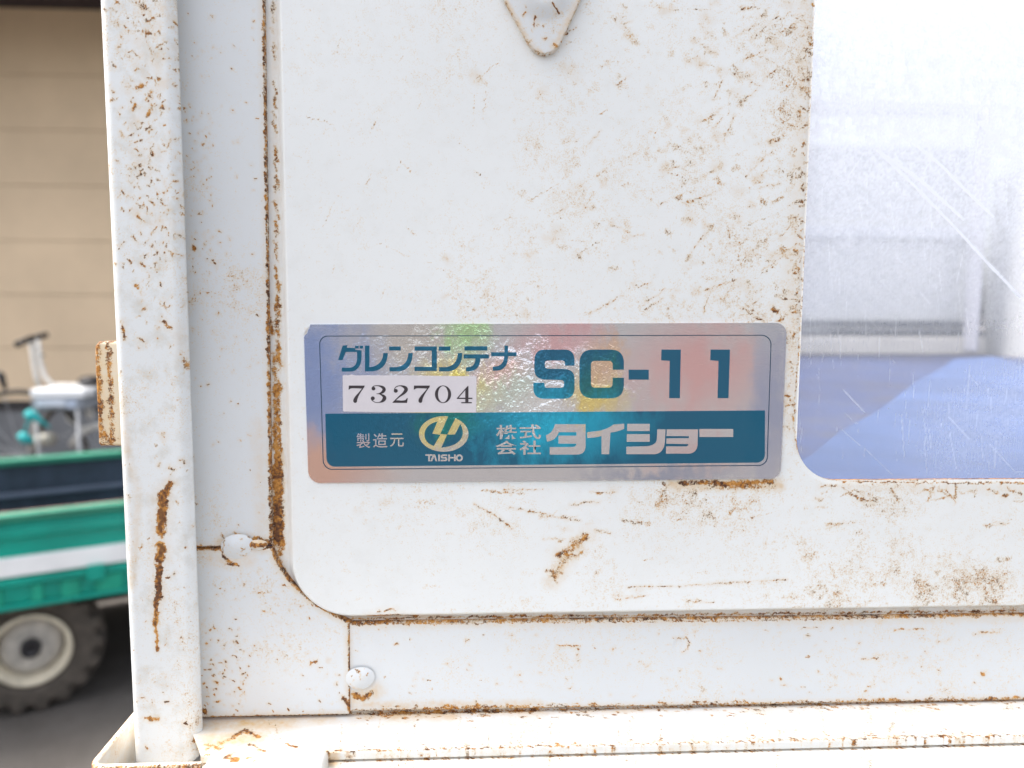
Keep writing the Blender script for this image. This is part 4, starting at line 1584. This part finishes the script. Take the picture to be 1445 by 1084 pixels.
kata = [
    ('katakana_letter', [[(85, 112), (128, 108), (121, 130), (194, 134), (197, 150), (252, 154), (252, 225)] + qpath([(252, 225), ('q', (248, 300), (196, 332)), ('q', (180, 342), (150, 342)), (77, 342), (77, 308), (150, 308), ('q', (210, 300), (213, 225)), (213, 168), (112, 168), (84, 240), (45, 240)]),
                rect(195, 113, 227, 138), rect(236, 113, 265, 138)]),
    ('katakana_letter', [qpath([(283, 112), (322, 112), (322, 302), (335, 302), ('q', (440, 285), (445, 178)), (485, 178), ('q', (480, 325), (350, 340)), (283, 340)])]),
    ('katakana_letter', [rect(497, 120, 600, 155), qpath([(500, 303), (560, 303), ('q', (662, 290), (668, 178)), (706, 178), ('q', (700, 328), (585, 340)), (500, 340)])]),
    ('katakana_letter', [[(722, 120), (920, 120), (920, 337), (722, 337), (722, 300), (875, 300), (875, 157), (722, 157)]]),
    ('katakana_letter', [rect(937, 120, 1040, 157), qpath([(940, 303), (1000, 303), ('q', (1100, 290), (1107, 178)), (1146, 178), ('q', (1140, 328), (1025, 340)), (940, 340)])]),
    ('katakana_letter', [rect(1165, 118, 1367, 155), qpath([(1158, 190), (1382, 190), (1382, 226), (1305, 226), ('q', (1303, 335), (1205, 340)), (1178, 340), (1178, 305), (1200, 303), ('q', (1262, 298), (1262, 226)), (1158, 226)])]),
]
for nm_, po in kata:
    flat(nm_, po, Z6, 0.06, M_TEALP, stk)
flat('katakana_letter', [qpath([(1096, 230), (1171, 230), (1172, 192), (1192, 192), (1192, 230), (1240, 230), (1240, 252), (1192, 252), ('q', (1190, 330), (1128, 334)), (1105, 334), (1105, 311), (1122, 310), ('q', (1168, 303), (1170, 252)), (1096, 252)])], Z5, 0.06, M_TEALP, stk)
SCL = [
    [qpath([(262, 282), (212, 282), (212, 268), ('q', (211, 255), (196, 255)), (125, 255), ('q', (107, 255), (107, 270)), (107, 282), ('q', (107, 298), (125, 298)), (205, 299), ('q', (262, 302), (262, 348)), (262, 400), ('q', (260, 455), (205, 455)), (105, 455), ('q', (47, 455), (47, 400)), (47, 371), (105, 371), (105, 385), ('q', (106, 398), (122, 398)), (190, 398), ('q', (207, 398), (207, 384)), (207, 373), ('q', (207, 357), (190, 357)), (110, 355), ('q', (52, 352), (52, 300)), (52, 255), ('q', (54, 198), (105, 198)), (208, 198), ('q', (262, 198), (262, 255))])],
    [qpath([(520, 303), (462, 303), (462, 276), ('q', (461, 257), (440, 257)), (370, 257), ('q', (348, 257), (348, 280)), (348, 375), ('q', (348, 397), (370, 397)), (440, 397), ('q', (461, 397), (461, 375)), (462, 345), (520, 345), (520, 384), ('q', (518, 453), (450, 453)), (360, 453), ('q', (288, 453), (288, 385)), (288, 270), ('q', (288, 198), (360, 198)), (450, 198), ('q', (519, 198), (520, 268))])],
    [rect(545, 303, 650, 355)],
    [[(717, 198), (818, 198), (813, 452), (757, 452), (760, 257), (715, 254)]],
    [[(974, 198), (1075, 198), (1067, 452), (1010, 452), (1015, 257), (972, 254)]],
]
for po in SCL:
    flat('model_letter', po, Z7, 0.06, M_TEALP, stk)

tai = [
    [qpath([(160, 588), (320, 588), (320, 700), ('q', (320, 747), (272, 747)), (132, 747), (132, 708), (252, 707), ('q', (270, 706), (272, 690)), (178, 690), (178, 648), (272, 648), (272, 630), (180, 630), ('q', (165, 674), (118, 679)), (112, 646), ('q', (148, 635), (160, 588))])],
    [qpath([(328, 630), (395, 622), ('q', (440, 610), (465, 590)), (522, 585), (522, 612), ('q', (490, 627), (450, 632)), (443, 745), (403, 745), (403, 650), ('q', (365, 660), (328, 660))])],
    [rect(537, 586, 655, 624), rect(535, 640, 655, 680), qpath([(533, 706), (640, 703), ('q', (688, 698), (692, 670)), (695, 615), (738, 615), (735, 680), ('q', (728, 742), (680, 745)), (533, 745)])],
    [qpath([(744, 615), (908, 615), (905, 700), ('q', (898, 740), (860, 742)), (740, 742), (741, 704), (846, 704), ('q', (856, 703), (857, 692)), (742, 690), (743, 662), (860, 661), (860, 651), (743, 650)])],
    [rect(915, 613, 1092, 655)],
]
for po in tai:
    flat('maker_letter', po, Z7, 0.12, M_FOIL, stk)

# round emblem: film-coloured ellipse with three band-coloured cut-outs
ecx, ecy, erx, ery = 678.5, 162, 174, 125
el = [(ecx + erx * math.cos(2 * math.pi * k / 64), ecy + ery * math.sin(2 * math.pi * k / 64)) for k in range(64)]
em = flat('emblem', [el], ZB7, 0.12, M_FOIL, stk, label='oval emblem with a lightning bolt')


def ell(a0, a1, rx, ry, n=18, cx=678, cy=162):
    return [(cx + rx * math.cos(math.radians(a0 + (a1 - a0) * k / n)), cy - ry * math.sin(math.radians(a0 + (a1 - a0) * k / n))) for k in range(n + 1)]


lm = [(634, 74), (598, 160), (655, 168), (608, 246)] + qpath([(608, 246), ('q', (545, 225), (543, 165)), ('q', (548, 95), (634, 74))])[1:-1]
rm = [(795, 92), (757, 166), (703, 166), (662, 258)] + qpath([(662, 258), ('q', (800, 245), (812, 160)), ('q', (812, 120), (795, 92))])[1:-1]
slot = [(712, 34), (764, 44), (703, 166), (654, 162)]
flat('emblem_cutout', [lm, rm, slot], ZB7, 0.18, M_TEALP, stk)


def strokes(segs, w):
    o = []
    for a, b in segs:
        a, b = np.array(a, float), np.array(b, float)
        t = (b - a) / np.hypot(*(b - a))
        n_ = np.array([-t[1], t[0]]) * w / 2
        o.append([tuple(a + n_), tuple(b + n_), tuple(b - n_), tuple(a - n_)])
    return o


tz = [
    strokes([((550, 310), (600, 310))], 11) + strokes([((576, 315), (576, 354))], 13),
    [[(583, 354), (604, 306), (618, 306), (634, 354), (621, 354), (611, 322), (597, 354)]],
    strokes([((646, 306), (646, 354))], 13),
    [[(703, 306), (670, 306), (657, 314), (657, 324), (664, 334), (690, 335), (690, 343), (657, 343), (657, 354), (694, 354), (703, 347), (703, 332), (695, 324), (671, 324), (671, 317), (703, 317)]],
    strokes([((716, 306), (716, 354)), ((757, 306), (757, 354))], 12) + strokes([((722, 329), (751, 329))], 10),
]
for po in tz:
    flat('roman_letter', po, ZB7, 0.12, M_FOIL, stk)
oo = [(788 + 25 * math.cos(2 * math.pi * k / 32), 330 + 25 * math.sin(2 * math.pi * k / 32)) for k in range(32)]
oi = [(788 + 12 * math.cos(2 * math.pi * k / 32), 330 + 13 * math.sin(2 * math.pi * k / 32)) for k in range(32)]
flat('roman_letter', [[oo[i], oo[(i + 1) % 32], oi[(i + 1) % 32], oi[i]] for i in range(32)], ZB7, 0.12, M_FOIL, stk)


def glyph(ch, x0, y0, x1, y1, name, mat, bold=0.0, shear=0.0):
    """one written character fitted into a box given in the band crop's measure"""
    cu = bpy.data.curves.new('t', 'FONT')
    cu.body = ch
    cu.size = 1.0
    cu.offset = bold
    cu.resolution_u = 4
    ob = bpy.data.objects.new('t', cu)
    COL.objects.link(ob)
    bpy.context.view_layer.update()
    dg = bpy.context.evaluated_depsgraph_get()
    me = bpy.data.meshes.new_from_object(ob.evaluated_get(dg))
    bpy.data.objects.remove(ob)
    co = np.array([v.co[:] for v in me.vertices])
    mn, mx = co.min(0), co.max(0)
    h = HS + 0.12
    for v in me.vertices:
        u = (v.co.x - mn[0]) / (mx[0] - mn[0])
        w = (v.co.y - mn[1]) / (mx[1] - mn[1])
        p = P(*ZB7(x0 + (x1 - x0) * u + shear * w, y1 + (y0 - y1) * w), h)
        v.co = Vector(p)
    link(name, me, mat, stk)


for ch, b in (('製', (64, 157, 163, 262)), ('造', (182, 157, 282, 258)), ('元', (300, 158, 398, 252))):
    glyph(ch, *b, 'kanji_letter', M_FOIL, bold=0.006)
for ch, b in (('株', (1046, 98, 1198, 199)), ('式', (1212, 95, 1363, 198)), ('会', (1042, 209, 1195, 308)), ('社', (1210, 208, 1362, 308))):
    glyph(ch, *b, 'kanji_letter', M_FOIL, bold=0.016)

# serial label with engraved-style numerals
lab = [(85, 378), (100, 372), (130, 376), (165, 368), (200, 376), (300, 375), (700, 378), (1272, 384), (1270, 706), (700, 703), (98, 697), (88, 690)]
sl_ = flat('serial_label', [lab], Z6, 0.13, M_LABEL, stk, thick=0.06, label='small white paper serial number label')


def vstroke(nodes, n=9):
    """smooth stroke of changing width"""
    nd = np.array(nodes, float)
    out = []
    for i in range(len(nd) - 1):
        p0, p1, p2, p3 = nd[max(i - 1, 0)], nd[i], nd[i + 1], nd[min(i + 2, len(nd) - 1)]
        for k in range(n):
            t = k / n
            out.append(0.5 * ((2 * p1) + (-p0 + p2) * t + (2 * p0 - 5 * p1 + 4 * p2 - p3) * t * t + (-p0 + 3 * p1 - 3 * p2 + p3) * t ** 3))
    out.append(nd[-1])
    out = np.array(out)
    c, w = out[:, :2], np.maximum(out[:, 2], 3.0) / 2
    tg = np.gradient(c, axis=0)
    tg /= np.maximum(np.hypot(tg[:, 0], tg[:, 1])[:, None], 1e-6)
    nn = np.stack([-tg[:, 1], tg[:, 0]], 1)
    a, b = c + nn * w[:, None], c - nn * w[:, None]
    return [[tuple(a[i]), tuple(a[i + 1]), tuple(b[i + 1]), tuple(b[i])] for i in range(len(a) - 1)]


def disc(x, y, r, ry=None):
    ry = ry or r
    return [(x + r * math.cos(2 * math.pi * k / 24), y + ry * math.sin(2 * math.pi * k / 24)) for k in range(24)]


def union(polys, zm, h):
    """union of overlapping strokes -> one flat mesh without doubled faces"""
    V_, F_ = [], []
    for p in polys:
        o = len(V_)
        q = [P(*zm(*a), h) for a in p]
        V_ += [Vector((a[0] * 1000, a[2] * 1000)) for a in q]
        F_.append(list(range(o, o + len(p))))
    res = delaunay_2d_cdt(V_, [], F_, 1, 1e-5)
    return res


def digit(polys, dx=0.0):
    polys = [[(x + dx, y) for x, y in p] for p in polys]
    polys = [p for p in polys if abs(sum(a[0] * b[1] - b[0] * a[1] for a, b in zip(p, p[1:] + p[:1]))) > 1.0]
    h = HS + 0.17
    res = union(polys, Z6, h)
    V_ = [(v.x / 1000, -h * MM, v.y / 1000) for v in res[0]]
    me = mesh_np(V_, [list(f) for f in res[2]])
    link('digit', me, M_DIGIT, sl_)


seven = [qpath([(140, 466), (280, 466), (277, 482), (262, 494), ('q', (215, 490), (172, 490)), ('q', (150, 492), (143, 502)), (137, 502)])] + vstroke([(268, 484, 8), (238, 525, 13), (212, 562, 24), (198, 590, 33), (196, 603, 34)]) + [disc(196, 603, 17)]
digit(seven)
digit(seven, 578)
digit([disc(358, 493, 17, 16), disc(352, 579, 18, 17)] + vstroke([(344, 484, 6), (365, 470, 6), (402, 468, 9), (440, 482, 24), (452, 503, 30), (436, 526, 22), (408, 537, 8), (385, 539, 5)]) + vstroke([(385, 539, 5), (415, 542, 8), (448, 560, 24), (455, 580, 34), (440, 602, 24), (410, 615, 8), (372, 614, 6), (340, 592, 8)]))
digit([disc(556, 513, 18, 17)] + vstroke([(541, 502, 6), (560, 477, 7), (598, 468, 9), (636, 482, 26), (647, 503, 32), (628, 532, 24), (585, 566, 12), (535, 612, 8)]) + [qpath([(524, 619), (545, 600), ('q', (565, 594), (590, 598)), ('q', (625, 602), (645, 592)), (654, 578), (662, 578), (656, 620)])])
eo = [(975 + 72 * math.cos(2 * math.pi * k / 48), 543 + 78 * math.sin(2 * math.pi * k / 48)) for k in range(48)]
ei = [(975 + 44 * math.cos(2 * math.pi * k / 48), 543 + 72 * math.sin(2 * math.pi * k / 48)) for k in range(48)]
flat('digit', [[eo[i], eo[(i + 1) % 48], ei[(i + 1) % 48], ei[i]] for i in range(48)], Z6, 0.17, M_DIGIT, sl_, thick=0.03)
flat('digit', [[(1194, 470), (1200, 470), (1200, 574), (1235, 574), (1235, 585), (1200, 585), (1200, 613), (1230, 613), (1230, 623), (1137, 623), (1137, 613), (1172, 613), (1172, 493)],
               [(1171.9, 574.1), (1171.9, 585), (1097, 585), (1097, 578), (1101, 574.1)],
               [(1101, 574), (1171.9, 493), (1171.9, 506), (1114, 574)]], Z6, 0.17, M_DIGIT, sl_, thick=0.03)

# lifted, torn corner of the film at its upper left
bm = bmesh.new()
c0 = [P(428, 474, HS + .5), P(431, 467, HS + 1.1), P(437, 459, HS + .5), P(433, 471, HS + .3)]
bm.faces.new([bm.verts.new(p) for p in c0])
link('torn_corner', from_bm(bm), simple('torn_backing', (0.8, 0.78, 0.74), 0.5), stk)
